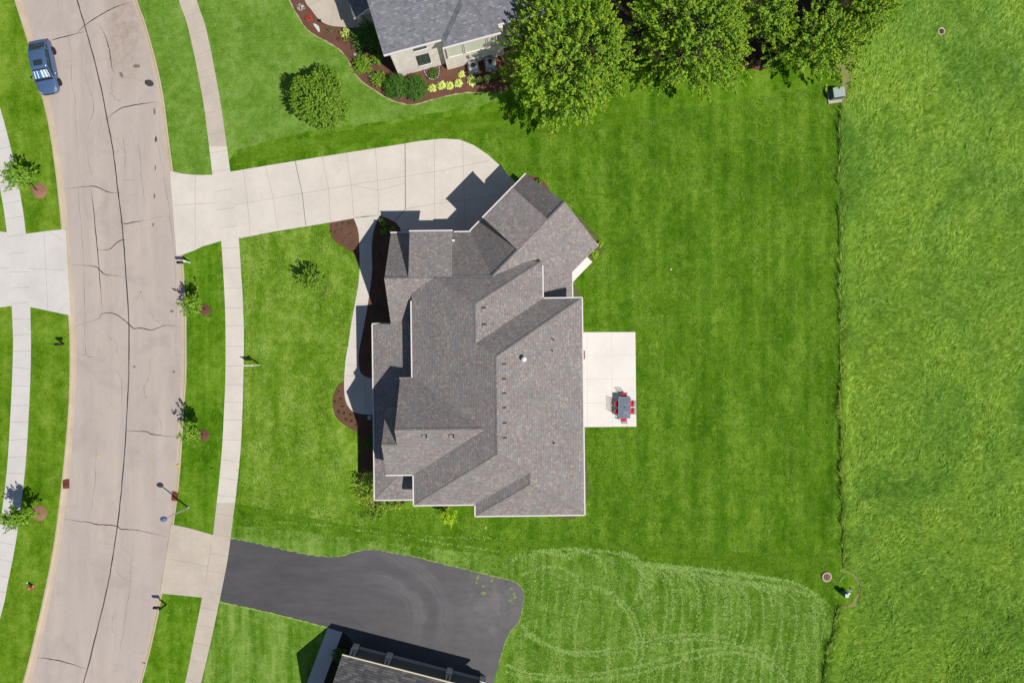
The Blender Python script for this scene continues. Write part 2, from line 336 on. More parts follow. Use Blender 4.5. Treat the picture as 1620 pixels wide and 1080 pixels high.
M['cushion'] = mat('red cushion fabric', (0.80, 0.015, 0.03), 0.85)
M['table'] = mat('blue grey table metal', (0.15, 0.19, 0.26), 0.4)
M['chair'] = mat('taupe chair metal', (0.20, 0.17, 0.155), 0.45)
M['orange'] = mat('orange flag', (0.75, 0.16, 0.04), 0.7)
M['bark'] = speck_mat('tree bark', (0.17, 0.12, 0.085), (0.28, 0.21, 0.16), 14)
M['brown_box'] = mat('brown painted metal', (0.26, 0.18, 0.16), 0.6)
LEAF_MAPLE = leaf_mat('maple leaves', [(0.0, (0.055, 0.145, 0.010)), (0.45, (0.140, 0.285, 0.016)), (0.75, (0.25, 0.41, 0.022)), (1.0, (0.42, 0.54, 0.030))], 0.08, patch=0.30)
LEAF_BUSH = leaf_mat('bush leaves', [(0.0, (0.055, 0.145, 0.010)), (0.5, (0.135, 0.275, 0.018)), (1.0, (0.34, 0.50, 0.04))], 0.1, patch=0.2)
LEAF_DARK = leaf_mat('dark shrub leaves', [(0.0, (0.030, 0.095, 0.012)), (0.5, (0.065, 0.175, 0.016)), (1.0, (0.130, 0.260, 0.034))], 0.12, patch=0.15)
LEAF_YOUNG = leaf_mat('young tree leaves', [(0.0, (0.09, 0.22, 0.018)), (0.5, (0.20, 0.38, 0.03)), (1.0, (0.38, 0.56, 0.05))], 0.25, patch=0.2)
LEAF_LIME = leaf_mat('lime hosta leaves', [(0.0, (0.45, 0.58, 0.08)), (0.5, (0.62, 0.74, 0.18)), (1.0, (0.80, 0.86, 0.34))], 0.15, patch=0.1)
LEAF_NEON = leaf_mat('bright lime leaves', [(0.0, (0.25, 0.45, 0.01)), (1.0, (0.50, 0.78, 0.02))], 0.15, patch=0.1)
LEAF_TUFT = leaf_mat('perennial leaves', [(0.0, (0.07, 0.14, 0.04)), (1.0, (0.20, 0.32, 0.10))], 0.15, patch=0.1)
LEAF_RED = leaf_mat('red petals', [(0.0, (0.55, 0.02, 0.01)), (1.0, (0.9, 0.10, 0.05))], 0.1, patch=0.1)
LEAF_PURPLE = leaf_mat('dark red leaves', [(0.0, (0.15, 0.03, 0.03)), (1.0, (0.30, 0.09, 0.09))], 0.1, patch=0.1)
LEAF_WHITE = leaf_mat('white petals', [(0.0, (0.65, 0.65, 0.62)), (1.0, (0.85, 0.85, 0.85))], 0.1, patch=0.1)
LEAF_GOLD = leaf_mat('golden leaves', [(0.0, (0.35, 0.45, 0.02)), (0.6, (0.65, 0.70, 0.04)), (1.0, (0.85, 0.75, 0.03))], 0.2, patch=0.1)
BLADE = leaf_mat('meadow grass blades', [(0.0, (0.090, 0.235, 0.012)), (0.35, (0.232, 0.435, 0.034)), (0.7, (0.415, 0.635, 0.085)), (1.0, (0.85, 0.92, 0.36))], 0.30, rough=0.6, patch=0.40, pscale=2.6, big=0.10)
# ------------------------------------------------------------------ the setting
def struct(o): o['kind'] = 'structure'; return o
def flat(name, poly, z, m, parent=None, kind='structure', thick=0.0):
    mb = MB()
    if area(poly) < 0: poly = poly[::-1]
    if thick: mb.prism(poly, z - thick, z, bottom=False)
    else: mb.add([(x, y, z) for x, y in poly], [tuple(range(len(poly)))])
    o = mb.build(name, m, parent)
    if not parent and kind: o['kind'] = kind
    return o
def rag(pts, amp=0.05, step=0.35):
    """grass-ragged version of an edge polyline in metres"""
    out = []
    for i in range(len(pts)):
        a = Vector(pts[i]); b = Vector(pts[(i + 1) % len(pts)]); L = (b - a).length; n = max(1, min(60, int(L / step)))
        t = (b - a).normalized() if L > 0 else Vector((1, 0)); nn = Vector((-t.y, t.x))
        for k in range(n):
            p = a.lerp(b, k / n) + nn * random.uniform(-amp, amp); out.append((p.x, p.y))
    return out
def ragl(pts, amp=0.05, step=0.35):
    """the same for an open line"""
    out = []
    for i in range(len(pts) - 1):
        a = Vector(pts[i]); b = Vector(pts[i + 1]); L = (b - a).length; n = max(1, int(L / step)); t = (b - a).normalized(); nn = Vector((-t.y, t.x))
        for k in range(n): p = a.lerp(b, k / n) + nn * random.uniform(-amp, amp); out.append((p.x, p.y))
    return out + [tuple(pts[-1])]
flat('ground', [(-250, -250), (250, -250), (250, 250), (-250, 250)], -0.16, M['lawn'])

KLo = smooth_line([(-40, -300), (-12, -120), (23, 0), (44, 67), (67, 155), (80.5, 220), (94.4, 331), (108, 498), (110.4, 555), (109, 633), (102, 722), (89, 835), (78, 900), (61, 980), (36, 1080), (2, 1180), (-60, 1350)])
KLi = smooth_line([(-28, -300), (-1, -120), (34.5, 0), (53, 67), (76.7, 155), (90, 220), (104, 331), (118, 498), (120, 555), (118, 633), (111.5, 722), (98, 835), (88, 900), (72, 980), (47, 1080), (13, 1180), (-48, 1350)])
KRi = smooth_line([(138, -300), (178, -120), (208, 0), (222, 40), (246, 133), (258, 220), (275, 353), (284.7, 470), (285.5, 530), (285.2, 600), (283, 640), (277.8, 729), (272, 791), (263, 860), (252, 919), (237.7, 992), (216, 1080), (180, 1190), (120, 1350)])
KRo = smooth_line([(147, -300), (187, -120), (217, 0), (231, 40), (255, 133), (267, 220), (284, 353), (293.5, 470), (294.8, 530), (294.6, 600), (291.5, 640), (286, 729), (280, 791), (270, 860), (260, 919), (246, 992), (224, 1080), (188, 1190), (128, 1350)])
road = flat('road', px2(KLi) + px2(KRi)[::-1], -0.10, M['road'])

# lawns either side, one mesh object per side
east_lawn = px2(KRo)[::-1] + [P(128, -700), P(2200, -700), P(2200, 1700), P(128, 1700)]
east_lawn = px2(KRo) + [P(2200, 1350), P(2200, -300)]
west_lawn = px2(KLo) + [P(-900, 1350), P(-900, -300)]
flat('lawn', east_lawn, 0.0, M['lawn'])
flat('west_lawn', west_lawn, 0.0, M['lawn_west'])
# mown areas that differ in colour because different people keep them
flat('neighbour_lawn', rag(px2([(203, -60), (218.5, 0), (233, 40), (242, 80), (257, 133), (264, 180), (269, 222), (276, 271), (305, 277), (336, 277), (366, 250), (372, 238), (430, 222), (500, 205), (560, 199), (640, 186), (760, 168), (800, 150), (830, -60)]), 0.06), 0.004, M['lawn_pale'])
flat('front_lawn', rag(px2([(377, 378), (420, 370), (523, 352), (545, 395), (570, 430), (563, 480), (552, 550), (545, 600), (528, 640), (545, 672), (568, 690), (566, 770), (590, 803), (580, 840), (480, 828), (372, 805), (380, 740), (386, 640), (387, 543), (386, 470)]), 0.06), 0.004, M['lawn_front'])
mown = [(366, 830), (460, 838), (560, 852), (700, 868), (800, 880), (880, 872), (960, 878), (1020, 888), (1120, 900), (1230, 912), (1290, 935), (1322, 962), (1318, 1000), (1305, 1060), (1290, 1120), (1260, 1300), (300, 1300), (318, 1090), (352, 935)]
flat('mown_lawn', rag(px2(mown), 0.08), 0.005, M['lawn_mown'])
flat('mown_strip', rag(px2([(372, 796), (440, 808), (560, 832), (650, 842), (760, 850), (900, 856), (1100, 868), (1322, 880), (1318, 908), (1200, 906), (1020, 882), (900, 870), (780, 862), (640, 852), (520, 836), (372, 806)]), 0.07), 0.009, M['lawn_band'])
flat('boundary_strip', rag(px2([(374, 240), (500, 214), (640, 192), (780, 176), (905, 190), (1010, 158), (1010, 190), (900, 214), (760, 208), (640, 218), (520, 232), (374, 262)]), 0.1), 0.009, M['lawn_band'])

# kerbs: sloping gutter pan with a raised back
def kerb(name, o_, i_):
    o_ = px2(o_); i_ = px2(i_); vs = []; prof = [(-0.02, -0.15), (-0.02, 0.015), (0.16, 0.022), (0.30, 0.012), (0.42, -0.075), (1.0, -0.094), (1.0, -0.15)]
    for a, b in zip(o_, i_):
        for f, z in prof: vs.append((a[0] + (b[0] - a[0]) * f, a[1] + (b[1] - a[1]) * f, z))
    n = len(prof); mb = MB(); mb.add(vs, [(i * n + k, i * n + k + 1, (i + 1) * n + k + 1, (i + 1) * n + k) for i in range(len(o_) - 1) for k in range(n - 1)])
    return struct(mb.build(name, M['kerb']))
kerb('kerb', KLo, KLi); kerb('kerb', KRo, KRi)

# pavements with separate stretches of newer concrete
SL = [(205, -240), (255, -100), (283, 0), (299, 49), (320, 151), (331, 232), (338, 290), (345, 340), (350, 380), (355.5, 470), (357, 530), (356.7, 600), (355, 640), (352, 700), (347.8, 751), (343, 795), (341, 812), (333, 880), (320, 944), (307, 1010), (292.7, 1080), (265, 1180), (225, 1300)]
SR = [(233, -240), (283, -100), (311, 0), (327, 49), (347, 151), (359, 232), (367, 290), (374, 340), (378, 380), (384, 470), (386, 530), (385, 600), (384, 640), (381.5, 700), (377, 751), (372, 795), (369.5, 812), (361, 880), (348.5, 944), (334.5, 1010), (318, 1080), (291, 1180), (251, 1300)]
def stretch(name, a, b, i0, i1, m, z=0.03):
    L = smooth_line(a)[i0 * 4:i1 * 4 + 1]; Rr = smooth_line(b)[i0 * 4:i1 * 4 + 1]
    return flat(name, px2(L) + px2(Rr)[::-1], z, m, thick=0.05), L, Rr
pav, _, _ = stretch('pavement', SL, SR, 0, 5, M['conc_old']); stretch('pavement', SL, SR, 15, 22, M['conc_old']); stretch('pavement', SL, SR, 5, 15, M['conc_new'], 0.031)
WL = [(-60, 60), (-32, 150), (-13, 227), (0, 295), (11, 367), (18, 470), (20, 510), (21, 550), (18, 633), (11.5, 740), (1, 824), (-14, 900), (-30, 978), (-80, 1150)]
WR = [(-34, 60), (-6, 150), (15, 225), (33, 312), (41, 370), (46.5, 442), (48.5, 510), (49, 555), (46.7, 633), (40, 740), (26.7, 847), (12, 924), (0, 978), (-52, 1150)]
stretch('pavement', WL, WR, 0, 13, M['conc_grey'])

jl = MB()      # tooled joints in the concrete, one mesh per slab run
def joint(mb, pts, wd=0.035, z=0.035): ribbon(mb, px2(pts), wd, z)
def cross_joints(mb, a, b, y0, y1, step):
    la = smooth_line(a, 12); lb = smooth_line(b, 12); acc = 0; last = None
    for p, q in zip(la, lb):
        if last is not None:
            acc += math.hypot(p[0] - last[0], p[1] - last[1])
        last = p
        if acc >= step and y0 < p[1] < y1:
            acc = 0; q = min(lb, key=lambda t: (t[0] - p[0]) ** 2 + (t[1] - p[1]) ** 2); joint(mb, [p, q], 0.028)
cross_joints(jl, SL, SR, -240, 1300, 27.5); cross_joints(jl, WL, WR, 60, 1150, 23.5)
o = jl.build('pavement_joints', M['joint'], pav)

# driveways
drive = [(269, 270.5), (289, 275), (305.6, 276.7), (320, 277.2), (337, 276.5), (366, 271.5), (420, 262.5), (500, 249.5), (560, 240), (636, 228), (665, 223), (700, 219.5), (727, 221), (750, 230), (772, 245), (793, 264), (822, 296), (860, 340), (760, 420), (700, 420), (640, 400), (633, 360.5), (626, 352), (613, 345), (600, 341), (578, 342), (559.6, 345.4), (523, 352), (480, 359), (430, 367), (378, 377.5), (352, 380.5), (320, 390), (308, 396), (289, 403), (279, 404)]
drv = flat('driveway', px2(drive), 0.022, M['conc_new'], thick=0.05)
jd = MB()
for pl in [[(369, 325), (450, 310.7), (560, 292), (641, 279), (700, 270), (775, 254)], [(641, 331), (692, 322), (745, 315), (792, 310)], [(420, 263), (432, 312), (440, 364)], [(467, 255), (478, 305), (484, 357)], [(510, 248), (520, 300), (523, 351)], [(548, 242), (556, 294), (560, 345)], [(594, 235), (598, 300), (599, 340)], [(640.7, 228), (641, 331)], [(641, 331), (625, 348)], [(687, 221), (688, 345), (688, 366)], [(732, 222), (734, 300), (736, 366)], [(385, 268), (392, 322), (396, 374)], [(560, 294), (600, 301), (641, 290)],
           [(309, 277), (309, 396)], [(275, 325), (340, 321)]]:
    joint(jd, pl, 0.028, 0.026)
jd.build('driveway_joints', M['joint'], drv)
jx = MB(); joint(jx, [(641, 226), (641.5, 331)], 0.05, 0.028); joint(jx, [(641.5, 331), (625, 349)], 0.04, 0.0285); joint(jx, [(467, 255), (478, 305), (484, 357)], 0.045, 0.029); jx.build('expansion_joints', mat('tarred joint', (0.12, 0.11, 0.10), 0.9), drv)
apron = flat('driveway', px2([(271, 829), (300, 835), (337, 845.5), (346, 847), (333, 948), (320, 944.5), (285, 941), (253, 938)]), 0.0225, M['conc_old'], thick=0.05)
ja = MB(); joint(ja, [(268, 884), (300, 889), (329, 896)], 0.03, 0.027); joint(ja, [(334, 860), (322, 944)], 0.04, 0.027); joint(ja, [(275, 845), (289, 834)], 0.02, 0.027); ja.build('driveway_joints', M['joint'], apron)
wdr = flat('driveway', px2([(104, 362), (98, 363), (70, 366), (41, 370), (11, 367.5), (-120, 352), (-120, 500), (18, 484), (48, 485.5), (107, 498), (112, 499)]), 0.0225, M['conc_grey'], thick=0.05)
jw = MB()
for pl in [[(46, 425), (104, 427)], [(70, 367), (76, 492)], [(-60, 423), (16, 424)], [(92, 494), (106, 479)], [(82, 368), (99, 381)]]: joint(jw, pl, 0.025, 0.027)
jw.build('driveway_joints', M['joint'], wdr)
aedge_top = [(364.5, 850.5), (390, 855), (420, 862), (450, 869), (484.5, 876), (505, 879), (520, 880), (539, 879.4), (558, 873), (577.6, 868.8), (597, 869), (661, 881), (725, 897), (789.5, 913), (806, 916), (818, 921), (828, 932), (829.5, 945), (826, 964.5), (821.5, 983.7), (808.7, 996.6), (799, 1016), (789, 1051), (780, 1080), (765, 1140)]
aedge_bot = [(560, 1140), (560, 1050), (520, 993), (436, 971), (348, 951.6)]
asp = flat('asphalt_driveway', ragl(px2(aedge_top), 0.035, 0.3) + px2(aedge_bot), 0.016, M['asphalt'])
# pale frayed grass edging along the asphalt
eg = MB(); ribbon(eg, ragl(px2(aedge_top[:-2]), 0.04, 0.15), 0.06, 0.021, jit=0.9); ribbon(eg, ragl(px2([(348, 951.6), (436, 971), (518, 992)]), 0.03, 0.2), 0.08, 0.021, jit=0.9)
eg.build('frayed_edge', mat('dry grass edge', (0.26, 0.38, 0.08), 0.9), asp)
dm = MB()
for _ in range(26):
    bx_, by_ = random.choice([(812, 935), (812, 945), (808, 950), (755, 915), (778, 914), (765, 938)])
    x, y = P(bx_ + random.gauss(0, 2.2), by_ + random.gauss(0, 3.2)); r = random.uniform(0.05, 0.2)
    dm.add([(x + r * random.uniform(.5, 1.1) * math.cos(t), y + r * random.uniform(.5, 1.1) * math.sin(t), 0.0205 + _ * 0.0001) for t in [k * math.pi / 4 for k in range(8)]], [tuple(range(8))])
dm.build('grass_clumps', mat('stray grass', (0.20, 0.26, 0.07), 0.9), asp)

# front walk, patio, side slab, paths next door
lw = smooth_line([(559.6, 345.4), (564, 356), (567, 367), (568.5, 384), (569, 422.6), (567, 450), (562, 478), (556, 511), (551, 545), (546.7, 570), (544.6, 600), (545, 622), (547.5, 635), (552, 644), (560, 651.7), (575.5, 655), (590, 656)])
rw = smooth_line([(600, 341), (594, 356), (590, 371), (588, 395), (589, 422.6), (586.5, 450), (581, 487), (574.5, 522.6), (569, 550), (567.4, 568), (569, 584), (573, 592), (582, 597), (592, 598)])
walk = flat('front_path', px2(lw) + px2([(625, 656), (625, 598)]) + px2(rw)[::-1] + px2([(579, 343.4)]), 0.03, M['conc_path'], thick=0.05)
jp = MB()
for pl in [[(568, 384), (588, 384)], [(569, 415), (588, 415)], [(568, 447), (587, 447)], [(562, 480), (582, 482)], [(556, 513), (576, 514)], [(550, 548), (569, 550)], [(546, 577), (568, 577)], [(545, 594), (573, 594)], [(578, 597), (578, 655)], [(552, 636), (572, 600)], [(554, 622), (578, 600)]]: joint(jp, pl, 0.022, 0.035)
jp.build('path_joints', M['joint'], walk)
patio = flat('patio', px2([(905, 525.5), (1005, 525), (1006.7, 674.4), (905, 675.5)]), 0.04, M['conc_white'], thick=0.06)
jq = MB()
for pl in [[(967.5, 525), (968.6, 674.5)], [(928.5, 525), (929.8, 675)], [(905, 562.4), (1005, 562)], [(905, 599.5), (1005, 599)], [(905, 637.5), (1006, 637)]]: joint(jq, pl, 0.022, 0.045)
jq.build('patio_joints', M['joint_pale'], patio)
flat('side_slab', px2([(895, 375), (937, 414.3), (905.7, 446.7), (860, 410)]), 0.035, M['conc_white'], thick=0.05)
flat('porch_path', px2(smooth_line([(460, -60), (481.7, 0), (492, 15), (505, 31.5), (521.5, 40.7), (543, 43)])) + px2([(560, 45), (590, 40), (585, -60)]), 0.02, M['conc_old'], thick=0.04)
pj = MB(); joint(pj, [(523, 40.5), (530, 0)], 0.03, 0.026); joint(pj, [(489, 9), (508, 0)], 0.03, 0.026); pj.build('path_joints', M['joint'], bpy.data.objects['porch_path'])
flat('side_path', px2([(518.5, 992.3), (541.7, 999.5), (505, 1098), (485, 1150), (459, 1150)]), 0.0265, M['conc_grey'], thick=0.05)

# planting beds
def bed(name, pts, m, z=0.012): return flat(name, px2(pts), z, m)
bed('mulch_bed', [(521.4, 352.5), (559.6, 345.6)] + lw[1:17] + [(569, 422.6), (559.6, 401), (541, 389), (531, 384), (524.5, 376), (521.7, 363)], M['mulch'])
bed('mulch_bed', [(600, 341)] + rw + [(640, 598), (680, 380), (633, 360.5), (626, 352), (613, 345)], M['mulch'], 0.0125)
bed('mulch_bed', smooth_line([(546, 600), (534, 611), (529, 620), (526, 631), (526.7, 644.4), (531, 658), (542, 669.4), (556.7, 679), (568.5, 690), (569, 745)]) + [(620, 746), (620, 650), (575, 655)] + lw[56:64][::-1], M['mulch'], 0.0115)
bed('weedy_bed', smooth_line([(568.5, 746), (564.4, 762.6), (565.5, 779), (576.7, 795), (597, 805), (615, 804), (638, 796), (656, 791), (690, 790)]) + [(690, 740), (600, 740)], M['olive'], 0.013)
bed('weedy_bed', smooth_line([(880, 320), (915, 341.5), (931.5, 358), (943.7, 372), (953, 386), (955.5, 394), (953, 401), (947.4, 407), (938, 414)]) + [(880, 380)], M['olive'])
bed('weedy_bed', smooth_line([(905, 446), (911, 452), (916, 460), (919, 472), (919, 485)]) + [(890, 485), (890, 446)], M['olive'])
bed('weedy_bed', smooth_line([(918, 724), (927, 730), (930, 745), (932, 768), (930, 788), (926, 800), (920, 812), (900, 822), (880, 818)]) + [(880, 724)], M['olive'])
bed('mulch_bed', smooth_line([(833, 277), (846, 279), (856, 283), (864, 291), (870, 302)]) + [(850, 310)], M['mulch'])
nb = [(445, -60), (457.6, 0), (467.8, 20), (486, 47), (514, 65), (536, 78), (549, 92.6), (558.5, 111), (573, 129.6), (597, 146), (616, 157.4), (634, 163.5), (655.6, 165.7), (692.6, 155.6), (729.6, 148), (761, 146), (800, 143), (835, 110), (990, 95), (1100, 95), (1180, 108), (1215, 108), (1270, 70), (1340, 30), (1370, -60)]
bed('mulch_bed', smooth_line(nb, 3), M['mulch'], 0.0135)
bed('mulch_bed', [(838, 112), (990, 94), (1180, 104), (1215, 104), (1270, 68), (1340, 28), (1370, -60), (830, -60)], M['bed_dark'], 0.0185)  # darker sheet over the bed: understory shade of the maples painted in
ef = MB(); ribbon(ef, ragl(px2(smooth_line(nb[1:16])), 0.02, 0.2), 0.10, 0.0175, jit=0.8)
ef.build('bed_edge', mat('dry bed edging', (0.36, 0.34, 0.17), 0.9), bpy.data.objects['neighbour_lawn'])

# sealed cracks and hairline cracks in the road
ZR = -0.095
ck = MB(); hc = MB()
def wig(pts, k, amp):
    s = smooth_line(pts, k); return px2([(x + random.uniform(-amp, amp), y + random.uniform(-amp, amp)) for x, y in s])
sealed = [[(60, -200), (100, -70), (121, 0), (133, 40), (153, 113), (169, 189), (178, 240), (186, 303), (191.7, 350.5), (198.6, 437), (203, 520), (202, 611), (195.6, 722), (189, 795.6), (182, 851), (171, 918), (156.7, 980), (131, 1080), (95, 1180)],
 [(78, 64), (95.6, 59), (135.6, 49)], [(120, 53), (133, 40), (160, 22), (184, 10), (208, 3)], [(155.6, 36.7), (166.7, 60), (173, 84), (175.6, 104), (180, 117)],
 [(165.6, 189), (191, 171), (222, 164), (248, 161)], [(102, 299), (141.7, 294), (158, 298), (172, 304), (191.7, 305.6)], [(142, 293), (147, 331), (153, 395), (157, 442), (160.6, 496)],
 [(191.7, 351), (197, 354), (211, 351), (229, 349)], [(153, 395.6), (172, 394), (183, 384), (194, 379), (198.6, 380.6)], [(114, 418.6), (147, 420.6), (157, 427), (166.7, 434), (198.6, 437.8)],
 [(119, 515), (153, 505), (161, 496), (178, 495.6), (194, 505), (205.6, 515), (211, 519.4), (224, 519), (240, 521.5), (260, 515), (272.6, 515.4), (286, 517)],
 [(195.6, 681), (231, 683), (240, 687), (280, 691.6)], [(102, 821), (120, 824), (138, 826), (153, 829.6), (173, 830.7), (185.6, 833), (191, 837), (213, 838.4), (240, 843.6), (263, 849)], [(57, 1040), (80, 1043), (100, 1047), (135, 1058)]]
for i, pl in enumerate(sealed): ribbon(ck, wig(pl, 6, 0.35), 0.075 if i else 0.095, ZR + i * 0.0004, jit=0.25, taper=i > 0)
thin = [[(95, 20), (110, 70), (112, 130), (118, 160), (121, 240), (130, 300)], [(140, 60), (135, 120), (148, 165), (140, 200), (152, 235)], [(176, 118), (177, 150), (190, 158), (193, 130)], [(192, 212), (196, 235), (198, 280)], [(175, 37), (183, 28)],
 [(134, 220), (140, 260), (146, 281)], [(155, 224), (160, 262)], [(192, 285), (205, 285), (214, 284)], [(200, 310), (220, 306)], [(229, 349), (250, 343), (275, 342)], [(208, 472), (218, 470), (222, 460), (226, 476)], [(235, 490), (247, 508), (262, 513)],
 [(137, 520), (135, 560), (147, 565), (165, 570)], [(165, 520), (173, 535), (178, 535)], [(178, 532), (184, 550), (183, 562)], [(120, 562), (134, 560), (134, 545)], [(180, 585), (190, 597), (192, 620), (192, 680)], [(235, 560), (236, 590), (227, 615), (232, 630), (226, 625)], [(228, 615), (222, 608)],
 [(246, 650), (254, 670), (252, 690)], [(165, 745), (163, 790)], [(177, 890), (190, 912), (202, 918)], [(163, 900), (158, 940)], [(220, 948), (240, 951)], [(183, 960), (176, 990), (186, 1010)], [(150, 700), (149, 760), (140, 830)], [(110, 640), (108, 700)], [(230, 700), (226, 790)], [(210, 860), (200, 960), (184, 1060)], [(112, 880), (98, 1000)], [(240, 180), (262, 300), (276, 420), (278, 560)], [(118, 260), (132, 420), (131, 600)], [(165, 452), (166, 490)], [(216, 190), (221, 260), (229, 330)]]
for i, pl in enumerate(thin): ribbon(hc, wig(pl, 8, 1.1), 0.032, ZR - 0.002, jit=0.7, taper=True)
ck.build('crack_seal', M['seal'], road); hc.build('hairline_cracks', M['hair'], road)
# oil spot and dark patches, yellow survey paint
pt = MB()
def blot(mb, px, py, rx, ry, z, rot=0.0, n=18, jag=0.18):
    x, y = P(px, py); vs = []
    for k in range(n):
        t = 2 * math.pi * k / n; r = 1 + random.uniform(-jag, jag); a, b = rx * r * math.cos(t), ry * r * math.sin(t)
        vs.append((x + a * math.cos(rot) - b * math.sin(rot), y + a * math.sin(rot) + b * math.cos(rot), z))
    mb.add(vs, [tuple(range(n))])
blot(pt, 235, 131, 0.43, 0.28, -0.092, R(-20), jag=0.06)
pt.build('patch', mat('dark oval patch', (0.065, 0.05, 0.048), 0.85), road)
p2 = MB()
for a in [(215, 104, .3, .17, 0), (191, 118, .12, .28, .4), (271, 492, .18, .12, 0), (274, 588, .14, .11, 0), (243.5, 176, .1, .3, 0), (245.5, 220, .09, .28, 0), (245, 265, .07, .2, 0), (243.5, 310, .08, .25, 0), (241.5, 355, .07, .2, 0), (246, 220, .06, .2, 0), (211.5, 580, .12, .09, 0)]: blot(p2, a[0], a[1], a[2], a[3], -0.0925, a[4])
p2.build('tar_spots', mat('brown tar spots', (0.22, 0.16, 0.12), 0.9), road)
yp = MB()
for x0, y0, x1, y1 in [(151, 722, 162, 723), (197, 726.5, 204, 728), (234, 731, 243, 733), (270, 735, 276, 735.6)]:
    for k in range(3): ribbon(yp, px2([(x0 + random.uniform(0, 3), y0 + k * 0.8), ((x0 + x1) / 2, (y0 + y1) / 2 + k * .7), (x1 - random.uniform(0, 3), y1 + k * .6)]), 0.035, -0.0915 + k * 0.0003, jit=0.8)
yp.build('survey_marks', M['yellow'], road)
yq = MB(); ribbon(yq, px2([(279.5, 736), (286, 737)]), 0.10, 0.03, jit=0.4); ribbon(yq, px2([(348.5, 742), (349.5, 743)]), 0.1, 0.036); ribbon(yq, px2([(374, 743), (377.5, 743.5)]), 0.13, 0.036)
yq.build('survey_marks', M['yellow'], pav)
bm = MB(); ribbon(bm, px2([(225, 1049), (231, 1050)]), 0.09, 0.03, jit=0.4); bm.build('blue_mark', mat('blue marking paint', (0.22, 0.42, 0.55), 0.8), road)

# clippings left in rows on the mown lawn
cl = MB()
def clip_row(pts, dens=0.75, wd=0.05, z=0.011):
    """loose specks of cut grass along a mower pass, in broken runs"""
    s = px2(smooth_line([(x + random.uniform(-.6, .6), y + random.uniform(-.6, .6)) for x, y in pts], 10)); on = True; left = 1.0
    for a, b in zip(s[:-1], s[1:]):
        L = math.hypot(b[0] - a[0], b[1] - a[1]); left -= L
        if left < 0: on = random.random() < min(.95, dens * 1.3); left = random.uniform(.3, 1.8)
        n = int(L * (38 if on else 12) * dens)
        for _ in range(n):
            t = random.random(); x = a[0] + (b[0] - a[0]) * t + random.gauss(0, wd * 1.3); y = a[1] + (b[1] - a[1]) * t + random.gauss(0, wd * 1.3)
            r = random.uniform(.03, .075); q = random.uniform(0, 3.1); c_, s_ = r * math.cos(q), r * math.sin(q)
            cl.add([(x - c_ * 1.6, y - s_ * 1.6, z), (x + s_ * .7, y - c_ * .7, z + .004), (x + c_ * 1.6, y + s_ * 1.6, z + .006), (x - s_ * .7, y + c_ * .7, z)], [(0, 1, 2, 3)])
for k in range(12):      # left half, straight slanting passes
    x = 838 + k * 13 + random.uniform(-2, 2); y0 = 905 + random.uniform(-3, 6) + (6 if k > 8 else 0)
    clip_row([(x + 8, y0), (x + 3, (y0 + 1000) / 2), (x - 8, 1005 + k * 0.8)], 0.42, 0.045)
for k in range(22):      # right half, rows hooking over at the top
    x = 1022 + k * 13 + random.uniform(-2, 2); yt = 887 + k * 1.9; bend = 14 + min(k, 12) * 2.2
    clip_row([(x - bend - 14, yt), (x - 8, yt + 16), (x + 4, yt + 42), (x + 3, yt + 90), (x - 6, min(1030, yt + 145)), (x - 14, 1090)], 0.50 if k % 2 else 0.66, 0.055)
    if k % 3 == 0: clip_row([(x - bend, yt + 4), (x - 2, yt + 22), (x + 8, yt + 46), (x + 7, yt + 80)], 0.6, 0.10)
for k in range(14):
    x = 1095 + k * 14; clip_row([(x, 1035 + random.uniform(-5, 8)), (x - 6, 1095)], 0.35, 0.045)
for pl in [[(806, 893), (820, 880), (845, 872), (880, 876), (905, 884)], [(827, 908), (850, 898), (885, 897), (905, 908), (920, 926), (940, 930)], [(890, 878), (925, 872), (950, 885), (960, 905)], [(940, 925), (970, 945), (995, 975), (1006, 1010), (1005, 1045)], [(955, 930), (985, 950), (1008, 985), (1016, 1020), (1015, 1048)],
           [(822, 985), (850, 1010), (890, 1028), (940, 1030), (1000, 1018), (1060, 1005), (1120, 1002), (1160, 1010)], [(830, 1000), (870, 1022), (930, 1036), (1000, 1026), (1070, 1012), (1130, 1012), (1165, 1020)],
           [(800, 1050), (850, 1066), (930, 1066), (1010, 1052), (1080, 1033), (1140, 1022), (1190, 1026), (1225, 1048), (1245, 1080)], [(800, 1062), (860, 1074), (940, 1073), (1020, 1061), (1090, 1043), (1150, 1031), (1195, 1038), (1225, 1060)],
           [(980, 872), (1010, 885), (1015, 915), (1005, 950)], [(1000, 888), (1060, 898), (1120, 902), (1200, 912), (1260, 922), (1300, 950)], [(1020, 890), (1100, 898), (1180, 908), (1250, 920)], [(840, 872), (900, 868), (960, 872), (1010, 884)]]:
    clip_row(pl, 0.85, 0.055); clip_row([(x + 1.5, y + 2) for x, y in pl], 0.4, 0.09)
clip_row([(440, 824), (520, 832), (600, 842), (680, 855), (790, 872)], 0.4, 0.04); clip_row([(560, 838), (660, 848), (800, 852)], 0.3, 0.04)
for k in range(14): clip_row([(300 + k * 15, 975 + k * 3.5), (290 + k * 15, 1030), (278 + k * 15, 1100)], 0.12, 0.04)
for x in (272, 290, 303): clip_row([(x - 4, 960), (x - 14, 1015), (x - 28, 1095)], 0.14, 0.04)
tag(cl.build('grass_clippings', mat('pale grass clippings', (0.26, 0.40, 0.10), 0.95)), kind='stuff')

